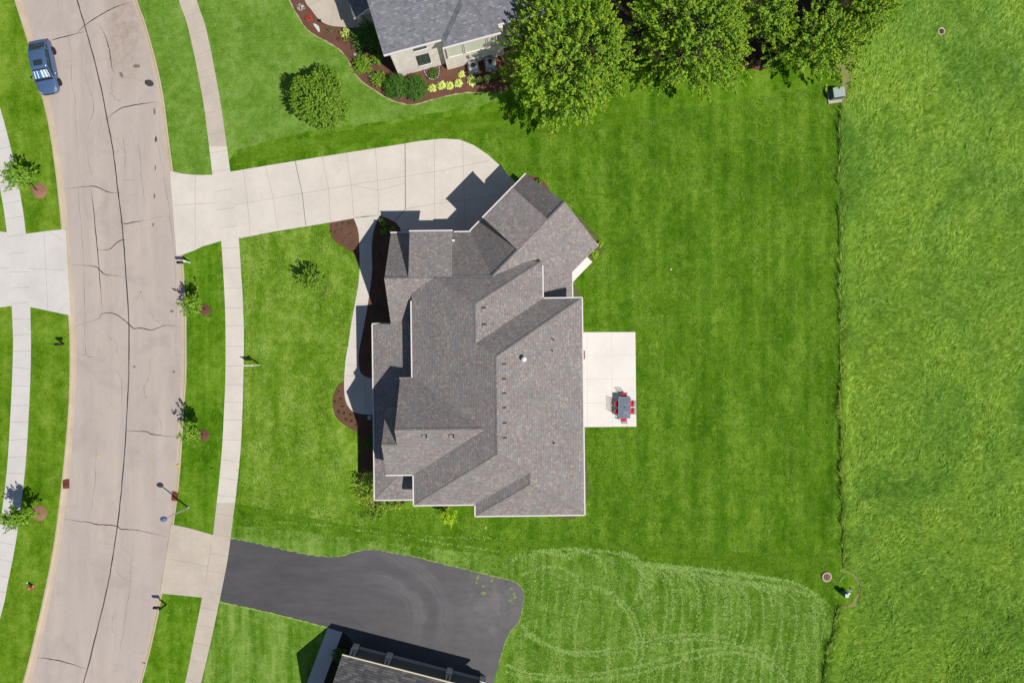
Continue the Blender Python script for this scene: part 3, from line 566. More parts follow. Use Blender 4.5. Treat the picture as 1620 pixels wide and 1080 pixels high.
# fine turf: short blades scattered over the lawns so that they do not read as a flat sheet
def inside(poly, X, Y):
    c = np.zeros(X.shape, bool); n = len(poly)
    for i in range(n):
        x0, y0 = poly[i]; x1, y1 = poly[(i + 1) % n]
        if y0 == y1: continue
        cond = ((y0 > Y) != (y1 > Y)) & (X < (x1 - x0) * (Y - y0) / (y1 - y0) + x0); c ^= cond
    return c
def tri_mesh(name, verts, m):
    nv = len(verts); me = bpy.data.meshes.new(name); me.vertices.add(nv); me.vertices.foreach_set('co', verts.astype(np.float32).ravel())
    me.loops.add(nv); me.loops.foreach_set('vertex_index', np.arange(nv, dtype=np.int32))
    me.polygons.add(nv // 3); me.polygons.foreach_set('loop_start', np.arange(0, nv, 3, dtype=np.int32)); me.polygons.foreach_set('loop_total', np.full(nv // 3, 3, np.int32))
    me.materials.append(m); me.update(calc_edges=True); o = bpy.data.objects.new(name, me); COL.objects.link(o); return o
def vn(X, Y, sc, sd):
    r = np.random.default_rng(sd); G = r.uniform(-1, 1, (257, 257)); x = (X / sc + 500) % 256; y = (Y / sc + 500) % 256
    i = x.astype(int); j = y.astype(int); u_ = x - i; v_ = y - j; u_ = u_ * u_ * (3 - 2 * u_); v_ = v_ * v_ * (3 - 2 * v_)
    return (G[i, j] * (1 - u_) + G[i + 1, j] * u_) * (1 - v_) + (G[i, j + 1] * (1 - u_) + G[i + 1, j + 1] * u_) * v_
def blades(name, polys, holes, count, hmin, hmax, wd, m, lean=(0.6, 0.5), seed=1, edge=None):
    r = np.random.default_rng(seed); poly = px2(polys)
    xs = [p[0] for p in poly]; ys = [p[1] for p in poly]
    X = r.uniform(min(xs), max(xs), count); Y = r.uniform(min(ys), max(ys), count)
    k = inside(poly, X, Y)
    for h_ in holes: k &= ~inside(px2(h_), X, Y)
    X = X[k]; Y = Y[k]
    keep = (vn(X, Y, 0.55, 15) + 0.5 * vn(X, Y, 0.22, 16)) > (-0.78 if hmax < .3 else -9)
    X = X[keep]; Y = Y[keep]
    # tussocks: pull blades towards clump centres and vary height in patches
    f = 0.8 * vn(X, Y, 2.2, 5) + 1.0 * vn(X, Y, 0.6, 6) + 1.3 * vn(X, Y, 0.25, 7)
    H = (hmin + (hmax - hmin) * r.random(len(X))) * (1 + 0.28 * f)
    a = np.arctan2(lean[1], lean[0]) + 0.9 * vn(X, Y, 3.0, 8) + 0.9 * vn(X, Y, 0.7, 9) + r.normal(0, 0.5, len(X))
    ln = H * r.uniform(0.7, 1.9, len(X)); dx = np.cos(a) * ln; dy = np.sin(a) * ln
    px_, py_ = -np.sin(a) * wd / 2, np.cos(a) * wd / 2; wv = r.uniform(0.6, 1.4, len(X))
    V = np.zeros((len(X), 3, 3)); V[:, 0] = np.stack([X - px_ * wv, Y - py_ * wv, np.zeros_like(X)], 1); V[:, 1] = np.stack([X + px_ * wv, Y + py_ * wv, np.zeros_like(X)], 1)
    V[:, 2] = np.stack([X + dx, Y + dy, H * 0.9], 1); V[:, :, 2] += 0.02
    return V.reshape(-1, 3)
circ = [(1332 + 29 * math.cos(t), 932 + 31 * math.sin(t)) for t in [k * math.pi / 12 for k in range(24)]]
mead = [(1420, -60), (1395, 10), (1372, 60), (1352, 95), (1344, 130), (1338, 168), (1327, 178), (1326, 300), (1328, 450), (1328, 600), (1331, 760), (1333, 900), (1345, 905), (1358, 920), (1361, 940), (1350, 960), (1325, 964), (1320, 990), (1312, 1030), (1300, 1080), (1290, 1150), (1720, 1150), (1720, -60)]
flat('meadow_floor', px2(mead), 0.014, M['meadow_soil'])
mh = [circ, [(1488 + 7 * math.cos(t), 50 + 7 * math.sin(t)) for t in [k * math.pi / 6 for k in range(12)]]]
V1 = blades('m', mead, mh, 520000, 0.08, 0.28, 0.046, BLADE, seed=3)
edge = [(1327, 178), (1326, 300), (1328, 450), (1328, 600), (1331, 760), (1333, 900), (1343, 900), (1341, 760), (1338, 600), (1338, 450), (1337, 300), (1338, 178)]
V2 = blades('e', edge, mh, 36000, 0.28, 0.66, 0.036, BLADE, seed=4)
edge2 = [(1322, 966), (1316, 1000), (1303, 1060), (1294, 1120), (1304, 1120), (1314, 1060), (1326, 1000), (1332, 968)]
V3 = blades('e', edge2, mh, 26000, 0.28, 0.62, 0.036, BLADE, seed=5)
tag(tri_mesh('meadow_grass', np.concatenate([V1, V2, V3]), BLADE), kind='stuff')
# dry trimmed ring round the utility posts and worn ground by the transformer
dr = MB()
ring = [(1332 + 28 * math.cos(t), 932 + 30 * math.sin(t)) for t in [-1.7 + k * 0.17 for k in range(22)]]
for off in range(7):
    for k in range(21):
        if random.random() < .72: ribbon(dr, [(x + random.gauss(0, .09), y + random.gauss(0, .09)) for x, y in px2(ring[k:k + 2])], random.uniform(.05, .22), 0.018 + off * .0006, jit=0.7)
dr.build('dry_ring', M['dry'], bpy.data.objects['lawn'])
flat('dry_ground', rag(px2([(1338, 82), (1352, 66), (1365, 78), (1362, 100), (1348, 122), (1341, 150), (1338, 170), (1331, 168), (1332, 140), (1330, 120), (1322, 112)]), 0.12, 0.3), 0.019, M['dry'])
# thin scatter of short stray blades over the lawns
SL_ = [(372, 400), (1325, 180), (1325, 890), (830, 900), (372, 830)]
turf = []
for nm, pl, cnt, sd in [('a', [(366, 270), (830, 200), (1000, 190), (1325, 130), (1330, 890), (1322, 960), (1300, 1090), (800, 1090), (830, 930), (600, 862), (370, 850)], 330000, 11)]:
    turf.append(blades(nm, pl, [], cnt, 0.03, 0.075, 0.05, BLADE, seed=sd))
TURF = leaf_mat('short turf blades', [(0.0, (0.060, 0.165, 0.006)), (0.5, (0.125, 0.260, 0.018)), (1.0, (0.32, 0.47, 0.09))], 0.2, rough=0.8, patch=0.6)
T = turf[0]; c = T.reshape(-1, 3, 3)[:, 0]
k = np.ones(len(c), bool)
for hole in [SL + SR[::-1], drive, [(905, 525), (1006, 525), (1007, 675), (905, 676)], [(895, 375), (937, 414), (905, 447), (860, 410)], lw + [(625, 656), (625, 598)] + rw[::-1], [(522, 352), (560, 345), (569, 384), (569, 423), (541, 389), (524, 376)], aedge_top + aedge_bot,
             [(600, 341), (850, 270), (955, 390), (925, 440), (925, 820), (560, 800), (520, 640), (545, 600), (590, 420)]]:
    k &= ~inside(px2(hole), c[:, 0], c[:, 1])
tag(tri_mesh('turf', T.reshape(-1, 3, 3)[k].reshape(-1, 3), TURF), kind='stuff')
# ------------------------------------------------------------------ the main house
# plan coordinates below are ground pixels relative to the centre (y down); HP turns them into metres
TH = 0.0122; XP, YP = -45.0, 45.0
def HP(x, y, z): return (x / PX, -y / PX, z)
def UN(x, y): return (x - TH * (y - YP), y + TH * (x - XP))      # undo the house's slight turn for points measured in the picture
HE, UE = 3.75, 6.15
piv = Vector((XP / PX, -YP / PX, 0))
house = empty('house', (0, 0, 0), TH, 'large house with blended brown grey shingle roof of many hips, white patio behind', 'house')
house.location = piv - Matrix.Rotation(TH, 3, 'Z') @ piv
rf = MB()
def S(pts, t=0.16): rf.slab([HP(*p) for p in pts], t)
# upper block (hip roof, straight skeleton of its plan)
h1, h2, h3 = 8.74, 9.52, 8.30
S([(-141.8, -89, UE), (-105.8, -89, 7.15), (-48.5, -50.8, h1), (-48.5, 2.4, h1), (-20.65, 21.1, h2), (-20.65, 150.7, h2), (-141.8, 231.6, UE)])
S([(-105.8, -89, 7.15), (-28, -89, 7.15), (-10, -113, UE), (44.8, -113, UE), (-48.5, -50.8, h1)])
S([(44.8, -113, UE), (44.8, -59.8, UE), (-48.5, 2.4, h1), (-48.5, -50.8, h1)])
S([(44.8, -59.8, UE), (100.5, -59.8, UE), (-20.65, 21.1, h2), (-48.5, 2.4, h1)])
S([(100.5, -59.8, UE), (100.5, 248.1, UE), (23.15, 196.5, h3), (23.15, 180, h3), (-20.65, 150.7, h2), (-20.65, 21.1, h2)])
S([(-141.8, 231.6, UE), (-54.2, 231.6, UE), (23.15, 180, h3), (-20.65, 150.7, h2)])
S([(-54.2, 231.6, UE), (-54.2, 248.1, UE), (23.15, 196.5, h3), (23.15, 180, h3)])
S([(-54.2, 248.1, UE), (100.5, 248.1, UE), (23.15, 196.5, h3)])
# west gables of the upper block
g2 = 9.03; g3 = 8.09
S([(-159.5, 50, UE), (-141.8, 50, UE), (-38.1, 119, g2), (-159.5, 119, g2)])
S([(-159.5, 119, g2), (-38.1, 119, g2), (-141.8, 188.1, UE), (-159.5, 188.1, UE)])
S([(-180.7, 94.9, UE), (-158, 94.9, UE), (-158, 141.5, g3), (-180.7, 141.5, g3)])
S([(-180.7, 141.5, g3), (-159.5, 141.5, g3), (-159.5, 188.1, UE), (-180.7, 188.1, UE)])
# lower wings
RZ = 7.02; J = UN(-28.3, -90.3); K = UN(-62, -162.5); Mk = UN(74.45, -195.3); C1 = UN(20.4, -248); C2 = UN(128.5, -142.5)
u = Vector(J) - Vector(Mk); ulen = u.length; u.normalize(); v = Vector((u.y, -u.x))
if v.x > 0: v = -v
S([(-177.5, -162.5, HE), (-177.5, -89, RZ), (J[0], J[1], RZ), (K[0], K[1], HE)])
S([(-177.5, -89, RZ), (-177.5, -15.5, HE), (-60, -15.5, HE), (-60, -89, RZ)])
S([(*C1, HE), (*Mk, RZ), (*J, RZ), (*K, HE)])
Q = Vector(C2) + u * ulen
S([(*Mk, RZ), (*C2, HE), (Q.x, Q.y, HE), (*J, RZ)])
# raised flat-pitch dormer roofs over the garage bays
S([(-143.8, -89, RZ + .02), (-143.8, -158, 6.0), (-83.3, -158, 6.0), (-83.3, -89, RZ + .02)])
def GQ(a, b): p = Vector(Mk) + u * a + v * b; return (p.x, p.y)
S([(*GQ(34.4, 0), RZ + .03), (*GQ(34.4, 69.4), 6.1), (*GQ(94.4, 69.4), 6.1), (*GQ(94.4, 0), RZ + .03)])
# low roof in front (west), hipped at both ends, and the lean-to east of the notch
S([(-206, -27.3, HE), (-177.5, -27.3, 4.225), (-140, -40.3, 4.85), (-140, 189, 4.85), (-162, 189, 4.483), (-206, 232.9, HE)])
S([(-206, 232.9, HE), (-162, 189, 4.483), (-140, 189, 4.483), (-140, 232.9, HE)])
S([(90.6, -118, HE), (90.6, -58, HE), (44.8, -58, 5.15), (44.8, -118, 5.15)])
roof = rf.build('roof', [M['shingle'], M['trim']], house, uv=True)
# ridge and hip cap shingles
def cap(a, b, wd=0.28):
    rc = MB()
    a = Vector(HP(*a)) + Vector((0, 0, .012)); b = Vector(HP(*b)) + Vector((0, 0, .012)); t = (b - a).normalized(); sd = Vector((-t.y, t.x, 0)).normalized() * wd / 2
    n = max(1, int((b - a).length / 0.2))
    for i in range(n):
        p = a + (b - a) * i / n; q = a + (b - a) * (i + 1) / n; up = Vector((0, 0, 0.02))
        rc.add([p + sd - Vector((0, 0, .06)), p + up, p - sd - Vector((0, 0, .06)), q + sd - Vector((0, 0, .075)), q, q - sd - Vector((0, 0, .075))], [(0, 3, 4, 1), (1, 4, 5, 2)])
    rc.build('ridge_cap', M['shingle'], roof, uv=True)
for a, b in [((-105.8, -89, 7.15), (-48.5, -50.8, h1)), ((-48.5, -50.8, h1), (-48.5, 2.4, h1)), ((-48.5, 2.4, h1), (-20.65, 21.1, h2)), ((-20.65, 21.1, h2), (-20.65, 150.7, h2)), ((-48.5, -50.8, h1), (44.8, -113, UE)), ((-20.65, 21.1, h2), (100.5, -59.8, UE)),
             ((-20.65, 150.7, h2), (-141.8, 231.6, UE)), ((-20.65, 150.7, h2), (23.15, 180, h3)), ((23.15, 180, h3), (23.15, 196.5, h3)), ((23.15, 196.5, h3), (-54.2, 248.1, UE)), ((23.15, 196.5, h3), (100.5, 248.1, UE)), ((-159.5, 119, g2), (-38.1, 119, g2)), ((-180.7, 141.5, g3), (-159.5, 141.5, g3)),
             ((-177.5, -89, RZ + .02), (J[0], J[1], RZ + .02)), ((*Mk, RZ + .02), (*J, RZ + .02)), ((-206, 232.9, HE), (-162, 189, 4.483))]: cap(a, b)
# gutters
def gutter(a, b, z, wd=0.10):
    A = Vector(HP(*a, z)); B = Vector(HP(*b, z)); t = (B - A).normalized(); n = Vector((t.y, -t.x, 0))
    cx = Vector(HP(-20, 40, 0)); mid = (A + B) / 2
    if n.dot(mid - cx) < 0: n = -n
    c = mid + n * (wd / 2 + .004); gt = MB()
    gt.box((c.x, c.y, z - 0.05), ((B - A).length + 0.1, wd, 0.13), math.atan2(t.y, t.x)); gt.build('gutter', M['trim'], house)
for a, b, z in [((-141.8, -58), (-141.8, 50), UE), ((-159.5, 50), (-141.8, 50), UE), ((-180.7, 188.1), (-139, 188.1), UE), ((-141.8, 188.1), (-141.8, 231.6), UE), ((-141.8, 231.6), (-54.2, 231.6), UE), ((-54.2, 231.6), (-54.2, 248.1), UE), ((-54.2, 248.1), (100.5, 248.1), UE),
                ((100.5, 248.1), (100.5, -59.8), UE), ((44.8, -59.8), (100.5, -59.8), UE), ((44.8, -106), (44.8, -59.8), UE), ((-206, -27.3), (-206, 232.9), HE), ((-206, -27.3), (-177.5, -27.3), HE), ((-206, 232.9), (-139.5, 232.9), HE), ((90.6, -112), (90.6, -60), HE),
                ((-177.5, -162.5), (-145.5, -162.5), HE), ((-83, -162.5), K, HE), (C2, tuple(Vector(C2) + u * 59), HE), (GQ(0, 75.6), GQ(34, 75.6), HE), (GQ(95, 75.6), GQ(118, 75.6), HE), ((-143.8, -158), (-83.3, -158), 6.0), (GQ(34.4, 69.4), GQ(94.4, 69.4), 6.1)]:
    gutter(a, b, z)
# walls: wings built as closed blocks under each roof, gables carried up to the rakes
wl = MB()
def block(poly, z1): wl.prism([(x / PX, -y / PX) for x, y in poly], 0.0, z1)
block([(-133, -80), (-60, -80), (-60, -90), (36.5, -104), (36.5, -52), (92, -52), (92, 240), (-46, 240), (-46, 223.5), (-133, 223.5), (-133, 180), (-151, 180), (-151, 58), (-133, 58)], UE - 0.18)
block([(-172, 104), (-150, 104), (-150, 179.5), (-172, 179.5)], UE - 0.18)
block([(-169, -155), (-65, -155), (-60, -90), (-60, -24), (-169, -24)], HE - 0.18)
g = [GQ(7, 68), GQ(112, 68), GQ(140, 20), GQ(150, -67), GQ(7, -67)]
block(g, HE - 0.2); block([(-198, -20), (-169, -20), (-150, 59), (-150, 224), (-198, 224)], HE - 0.22)
block([(36.5, -115), (83, -108), (83, -53), (36.5, -53)], HE - 0.2)
def tri(a, b, c, th=0.25):
    a, b, c = [Vector(HP(*p)) for p in (a, b, c)]; n = (b - a).cross(c - a).normalized(); n.z = 0
    vs = [a, b, c, a - n * th, b - n * th, c - n * th]; wl.add(vs, [(0, 1, 2), (5, 4, 3), (0, 3, 4, 1), (1, 4, 5, 2), (2, 5, 3, 0)])
tri((-152, 56, UE - .2), (-152, 182, UE - .2), (-152, 119, g2 - .42)); tri((-174, 100, UE - .2), (-174, 183, UE - .2), (-174, 141.5, g3 - .4))
tri((-170, -157, HE - .2), (-170, -21, HE - .2), (-170, -89, RZ - .4)); a_, b_, c_ = GQ(6.5, 69), GQ(6.5, -69), GQ(6.5, 0); tri((*a_, HE - .2), (*b_, HE - .2), (*c_, RZ - .4))
wl.prism([(x / PX, -y / PX) for x, y in [(-136, -150), (-91, -150), (-91, -92), (-136, -92)]], HE - .3, 5.75)
wl.prism([(x / PX, -y / PX) for x, y in [GQ(40, 62), GQ(89, 62), GQ(89, 5), GQ(40, 5)]], HE - .3, 5.85)
wl.build('wall', M['stone'], house, uv=True)
# openings
def opening(name, x, y, z, wd, ht, ang, m, frame=True, parent=house):
    f = MB(); f.box((0, 0, 0), (wd, 0.06, ht)); o = f.build(name, m, parent); o.location = HP(x, y, z); o.rotation_euler = (0, 0, ang)
    if frame:
        q = MB()
        for sx in (-1, 1): q.box((sx * (wd / 2 + .045), -.012, 0), (.09, .09, ht + .18)); q.box((0, -.012, sx * (ht / 2 + .045)), (wd, .09, .09))
        q.box((0, -.02, 0), (.05, .05, ht)); q.build('frame', M['trim'], o)
    return o
ga = math.atan2(-u.y, u.x)
for a, wd in ((22, 2.6), (64, 4.9), ): x, y = GQ(a, 68.7); opening('garage_door', x, y, 1.25, wd, 2.3, ga, M['garage'])
opening('garage_door', -115, -155.6, 1.25, 3.0, 2.3, 0, M['garage'])
opening('door', -198.7, 84, 1.15, 1.1, 2.3, math.pi / 2, M['door'])
for y in (20, 130, 170, 205): opening('window', -198.7, y, 1.7, 1.3, 1.5, math.pi / 2, M['glass'])
for y in (-40, 10, 150, 200): opening('window', 92.7, y, 1.9, 1.8, 1.6, math.pi / 2, M['glass'])
opening('patio_door', 92.7, 60, 1.1, 2.4, 2.1, math.pi / 2, M['glass'])
for x in (-110, -80, 20, 60): opening('window', x, 224.2 if x < -46 else 240.7, 1.9, 1.3, 1.5, 0, M['glass'])
for y in (-120, -60): opening('window', -169.7, y, 1.7, 1.3, 1.5, math.pi / 2, M['glass'])
opening('side_door', *GQ(100, -67.8), 1.1, 0.95, 2.1, ga, M['white'])
# roof fittings
def house_local(px, py, h):
    x, y = P(px, py, h); x *= PX; y *= -PX; x, y = UN(x, y); return HP(x, y, h)
def box_vent(px, py, h, rise, ang):
    """low slanted roof vent; rise = slope of the plane it sits on, ang = direction it looks down"""
    o = empty('roof_vent', house_local(px, py, h)); o.parent = house; o.rotation_euler = (0, 0, ang)
    f = MB(); f.box((0, 0, 0.02), (0.34, 0.30, 0.09), bev=0.03); b = f.build('hood', mat_vent, o); b.rotation_euler = (0, math.atan(rise), 0)
    q = MB(); q.box((-0.0, 0.185, 0.02), (0.34, 0.09, 0.085)); c_ = q.build('grille', M['black'], o); c_.rotation_euler = (0, math.atan(rise), 0)
    return o
mat_vent = mat('vent hood', (0.27, 0.24, 0.23), 0.8)
for x, y, h in [(765, 490.5, 8.45), (766, 517, 8.45), (796.5, 579.5, 9.22), (797, 603, 9.22), (797.3, 625.5, 9.22), (797.5, 648.5, 9.22), (798, 672.5, 9.22), (798, 696, 9.22)]: box_vent(x, y, h, 0.5, 0)
for x in (670.5, 713.5): box_vent(x, 689.5, 8.75, 0.75, -math.pi / 2)
def pipe(px, py, h, r, ht, m, cap=False, flash=False):
    o = MB(); x, y, z = house_local(px, py, h); o.cyl((x, y, z - .2), (x, y, z + ht), r, n=14)
    if cap: o.lathe([(r * .6, 0), (r * 1.55, .02), (r * 1.6, .14), (r * .4, .24)], (x, y, z + ht), 18)
    if flash: o.box((x + .28, y, z - .08), (.12, .6, .12))
    return o.build('vent_pipe', m, house)
pipe(828.5, 567.5, 8.1, 0.13, 0.72, M['white'], True, True); pipe(876, 538, 7.35, 0.045, 0.4, M['black']); pipe(875.5, 556, 7.35, 0.045, 0.4, M['lamp_metal']); pipe(878, 701.5, 7.25, 0.07, 0.42, M['util_green'])
o = MB(); x, y, z = house_local(717.5, 380.5, 4.6); o.box((x, y, z), (.2, .12, .3)); o.build('wall_bracket', M['white'], house)
o = MB(); x, y, z = house_local(592.3, 680, 3.6)
dsp = MB(); dsp.tube([HP(-203, 150, 3.55), HP(-200.2, 150, 3.3), HP(-200.2, 150, 0.15)], 0.05); dsp.build('downpipe', M['trim'], house)
# porch column bases by the front door are low stone blocks
for y in (55, 112): o = MB(); x_, y_, z_ = HP(-203, y, .25); o.box((x_, y_, .3), (.45, .45, .6), bev=.05); o.build('pier', M['conc_grey'], house)
o = MB(); x_, y_, _ = HP(109, 21, 0); o.box((x_, y_, .55), (.55, .74, 1.02), bev=.04)
bb = tag(o.build('cabinet', M['brown_box']), 'brown metal cabinet against the back wall at the patio edge of the large house', 'cabinet'); bb.location.z = 0
# ------------------------------------------------------------------ the neighbouring houses
class Frame:
    def __init__(s, ox, oy, ang):      # origin in ground pixels from the centre (y down), ang = direction of the eave (y down)
        s.o = (ox, oy); s.e = (math.cos(ang), math.sin(ang)); s.n = None
    def pt(s, a, b, z): return ((s.o[0] / PX + a * s.e[0] + b * s.n[0]), -(s.o[1] / PX + a * s.e[1] + b * s.n[1]), z)
fn = Frame(-184.5, -410.6, R(-15)); fn.n = (math.sin(R(-15)), -math.cos(R(-15)))
NZ = 5.8
nh = empty('brick_house', (0, 0, 0), 0, 'cream brick house with slate grey roof, partly out of frame beside the three big maples', 'house')
q = MB(); F = fn.pt
def slabf(mb, pts, t=0.16): mb.slab([F(*p) for p in pts], t)
slabf(q, [(0, 0, NZ), (15, 0, NZ), (15, 6.2, NZ + 3.1), (0, 6.2, NZ + 3.1)]); slabf(q, [(0, 6.2, NZ + 3.1), (15, 6.2, NZ + 3.1), (15, 12.4, NZ), (0, 12.4, NZ)])
slabf(q, [(4.75, -.66, NZ), (9.45, -.66, NZ), (7.1, 1.65, NZ + 1.17)]); slabf(q, [(4.75, -.66, NZ), (7.1, 1.65, NZ + 1.17), (7.1, 2.6, NZ + 1.17), (4.75, .25, NZ)]); slabf(q, [(9.45, -.66, NZ), (9.45, .25, NZ), (7.1, 2.6, NZ + 1.17), (7.1, 1.65, NZ + 1.17)])
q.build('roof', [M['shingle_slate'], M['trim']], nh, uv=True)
def fbox(mb, a, b, z, da, db, dz, fr=fn, mi=0):
    x, y, _ = fr.pt(a, b, 0); mb.box((x, y, z), (da, db, dz), -math.atan2(fr.e[1], fr.e[0]), mi)
q = MB(); fbox(q, 7.6, 6.2, (NZ - .2) / 2, 14.3, 11.7, NZ - .2)
vs = [F(.45, .4, NZ - .2), F(.45, 12, NZ - .2), F(.45, 6.2, NZ + 2.75)]; q.add(vs + [(v_[0] + .2, v_[1], v_[2]) for v_ in vs], [(0, 1, 2), (5, 4, 3)])
fbox(q, 7.25, .3, (NZ - .25) / 2, 5.1, 1.0, NZ - .25)
q.build('wall', M['brick_cream'], nh, uv=True)
q = MB(); fbox(q, 7.1, .15, 4.15, 4.25, .94, 2.9); pb = q.build('bay', M['panel'], nh)
q = MB()
for a in (5.0, 6.35, 6.5, 8.35, 8.5, 9.2): fbox(q, a, -.36, 4.15, .09, .06, 2.9)
for z in (2.75, 5.5): fbox(q, 7.1, -.36, z, 4.3, .07, .14)
q.build('corner_board', M['trim'], pb)
for a, b, l in ((2.4, -.06, 4.75), (7.1, -.73, 4.8), (12.2, -.06, 5.5)): q = MB(); fbox(q, a, b, NZ - .06, l, .12, .13); q.build('gutter', M['trim'], nh)
q = MB(); fbox(q, .5, .24, 2.8, .08, .08, 5.6); q.build('downpipe', M['trim'], nh)
def wwin(a, z, wd, ht, glass, fr, parent, b=.33):
    f = MB(); fbox(f, a, b, z, wd, .06, ht, fr); o = f.build('window', glass, parent)
    g_ = MB()
    for s_ in (-1, 1): fbox(g_, a + s_ * (wd / 2 + .03), b - .03, z, .07, .07, ht + .13, fr); fbox(g_, a, b - .03, z + s_ * (ht / 2 + .03), wd, .07, .07, fr)
    fbox(g_, a, b - .04, z, .04, .03, ht, fr); fbox(g_, a, b - .04, z + ht * .2, wd, .03, .04, fr); g_.build('frame', mat_dkframe, o)
    s = MB(); fbox(s, a, b - .05, z - ht / 2 - .1, wd + .2, .14, .07, fr); s.build('sill', M['white'], o); return o
mat_dkframe = mat('dark bronze frame', (0.05, 0.045, 0.04), 0.5)
wwin(2.95, 2.2, .95, 1.8, M['glass_green'], fn, nh); wwin(2.95, 4.75, .95, .75, M['glass_green'], fn, nh)
for a, b, s_ in ((1.6, 5.6, 1), (8.2, 2.15, 1)):
    z = NZ + .5 * b + .08; q = MB(); fbox(q, a, b, z, .42, .42, .14); q.build('roof_vent', M['black'], nh)
# window well with greenery, meter, hose reel
q = MB(); cx_, cy_, _ = F(3.35, -.1, 0)
for k in range(13):
    t0, t1 = math.pi * k / 12, math.pi * (k + 1) / 12
    p0 = F(3.35 + .68 * math.cos(t0), .3 - 1.05 * math.sin(t0), .15); p1 = F(3.35 + .68 * math.cos(t1), .3 - 1.05 * math.sin(t1), .15); q.tube([p0, p1], .035, 6)
q.build('window_well', M['steel'], nh)
q = MB(); fbox(q, 6.15, .12, 1.3, .55, .32, .8); ebx = q.build('meter_box', M['lamp_metal'], nh)
q = MB(); x, y, _ = F(6.55, .15, 0); q.tube([(x, y, 1.6), (x, y, 1.2), (x + .5, y + .1, 1.2)], .05); q.build('conduit', M['steel'], nh)
q = MB(); fbox(q, 4.9, .16, .7, .2, .25, .3); q.build('spigot_box', M['white'], nh)
q = MB(); fbox(q, .9, .2, .4, .3, .2, .3); q.build('vent_box', M['lamp_metal'], nh)
# front porch of the brick house
q = MB(); pz = 3.4; pp = [P(550 - 5, -18, pz), P(559.6, 30, pz), P(592, 15, pz), P(590, -30, pz)]
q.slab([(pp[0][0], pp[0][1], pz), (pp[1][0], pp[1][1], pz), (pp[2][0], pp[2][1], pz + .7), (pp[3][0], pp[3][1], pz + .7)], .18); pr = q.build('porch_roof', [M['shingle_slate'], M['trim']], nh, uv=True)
q = MB(); x, y = P(575.5, 43.5); q.box((x, y, 1.65), (.28, .28, 3.2)); q.box((x, y, .2), (.4, .4, .4)); q.box((x, y, 3.12), (.38, .38, .14)); q.build('porch_column', M['trim'], nh)
q = MB(); a = P(566, 10); q.box((a[0] + .6, a[1] + 1.0, .12), (2.2, 3.6, .2), R(15)); q.build('porch_floor', M['conc_grey'], nh)

# grey roofed house at the bottom edge
fs = Frame(-255.5, 471.2, R(14.4)); fs.n = (-math.sin(R(14.4)), math.cos(R(14.4)))
sh = empty('garage_house', (0, 0, 0), 0, 'house at the bottom edge with grey shingle roof over a row of shaded garage doors', 'house')
q = MB(); F = fs.pt
slabf(q, [(0, 0, 3.1), (9.6, 0, 3.1), (9.6, 4.2, 6.58), (0, 4.2, 6.58)]); slabf(q, [(0, 4.2, 6.58), (9.6, 4.2, 6.58), (9.6, 8.4, 3.1), (0, 8.4, 3.1)])
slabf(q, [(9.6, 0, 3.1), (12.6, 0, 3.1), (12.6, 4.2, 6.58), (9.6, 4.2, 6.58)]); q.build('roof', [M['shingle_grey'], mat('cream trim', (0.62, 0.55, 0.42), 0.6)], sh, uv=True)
q = MB(); fbox(q, 6.2, 4.3, 1.4, 11.4, 7.3, 2.8, fs); vs = [F(.5, .6, 2.8), F(.5, 7.8, 2.8), F(.5, 4.2, 5.9)]; q.add(vs + [(v_[0] + .2, v_[1], v_[2]) for v_ in vs], [(0, 1, 2), (5, 4, 3)])
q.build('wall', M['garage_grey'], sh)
q = MB(); fbox(q, 6.3, .52, .06, 11.7, .3, .12, fs); q.build('threshold', M['conc_grey'], sh)
for a in (.65, 3.7, 9.1, 12.1):
    q = MB(); fbox(q, a, .42, .55, .52, .46, 1.1, fs); fbox(q, a, .40, 1.14, .60, .54, .09, fs); fbox(q, a - .14, .5, 1.95, .1, .3, 1.6, fs); fbox(q, a + .14, .5, 1.95, .1, .3, 1.6, fs); q.build('pier', M['conc_grey'], sh)
for a, wd in ((2.18, 2.4), (6.4, 4.7), (10.6, 2.3)):
    q = MB(); fbox(q, a, .62, 1.25, wd, .08, 2.3, fs)
    for z in (.7, 1.25, 1.8): fbox(q, a, .575, z, wd, .02, .03, fs)
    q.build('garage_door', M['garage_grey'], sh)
q = MB(); fbox(q, 6.3, -.06, 3.06, 12.6, .1, .12, fs); q.build('gutter', mat('cream gutter', (0.66, 0.58, 0.42), 0.5), sh)
bed('mulch_bed', [(541.7, 999.5), (548, 1003), (556, 1012), (560, 1022), (575, 1060), (560, 1130), (500, 1130), (512, 1080)], M['bed_dark'], 0.024)

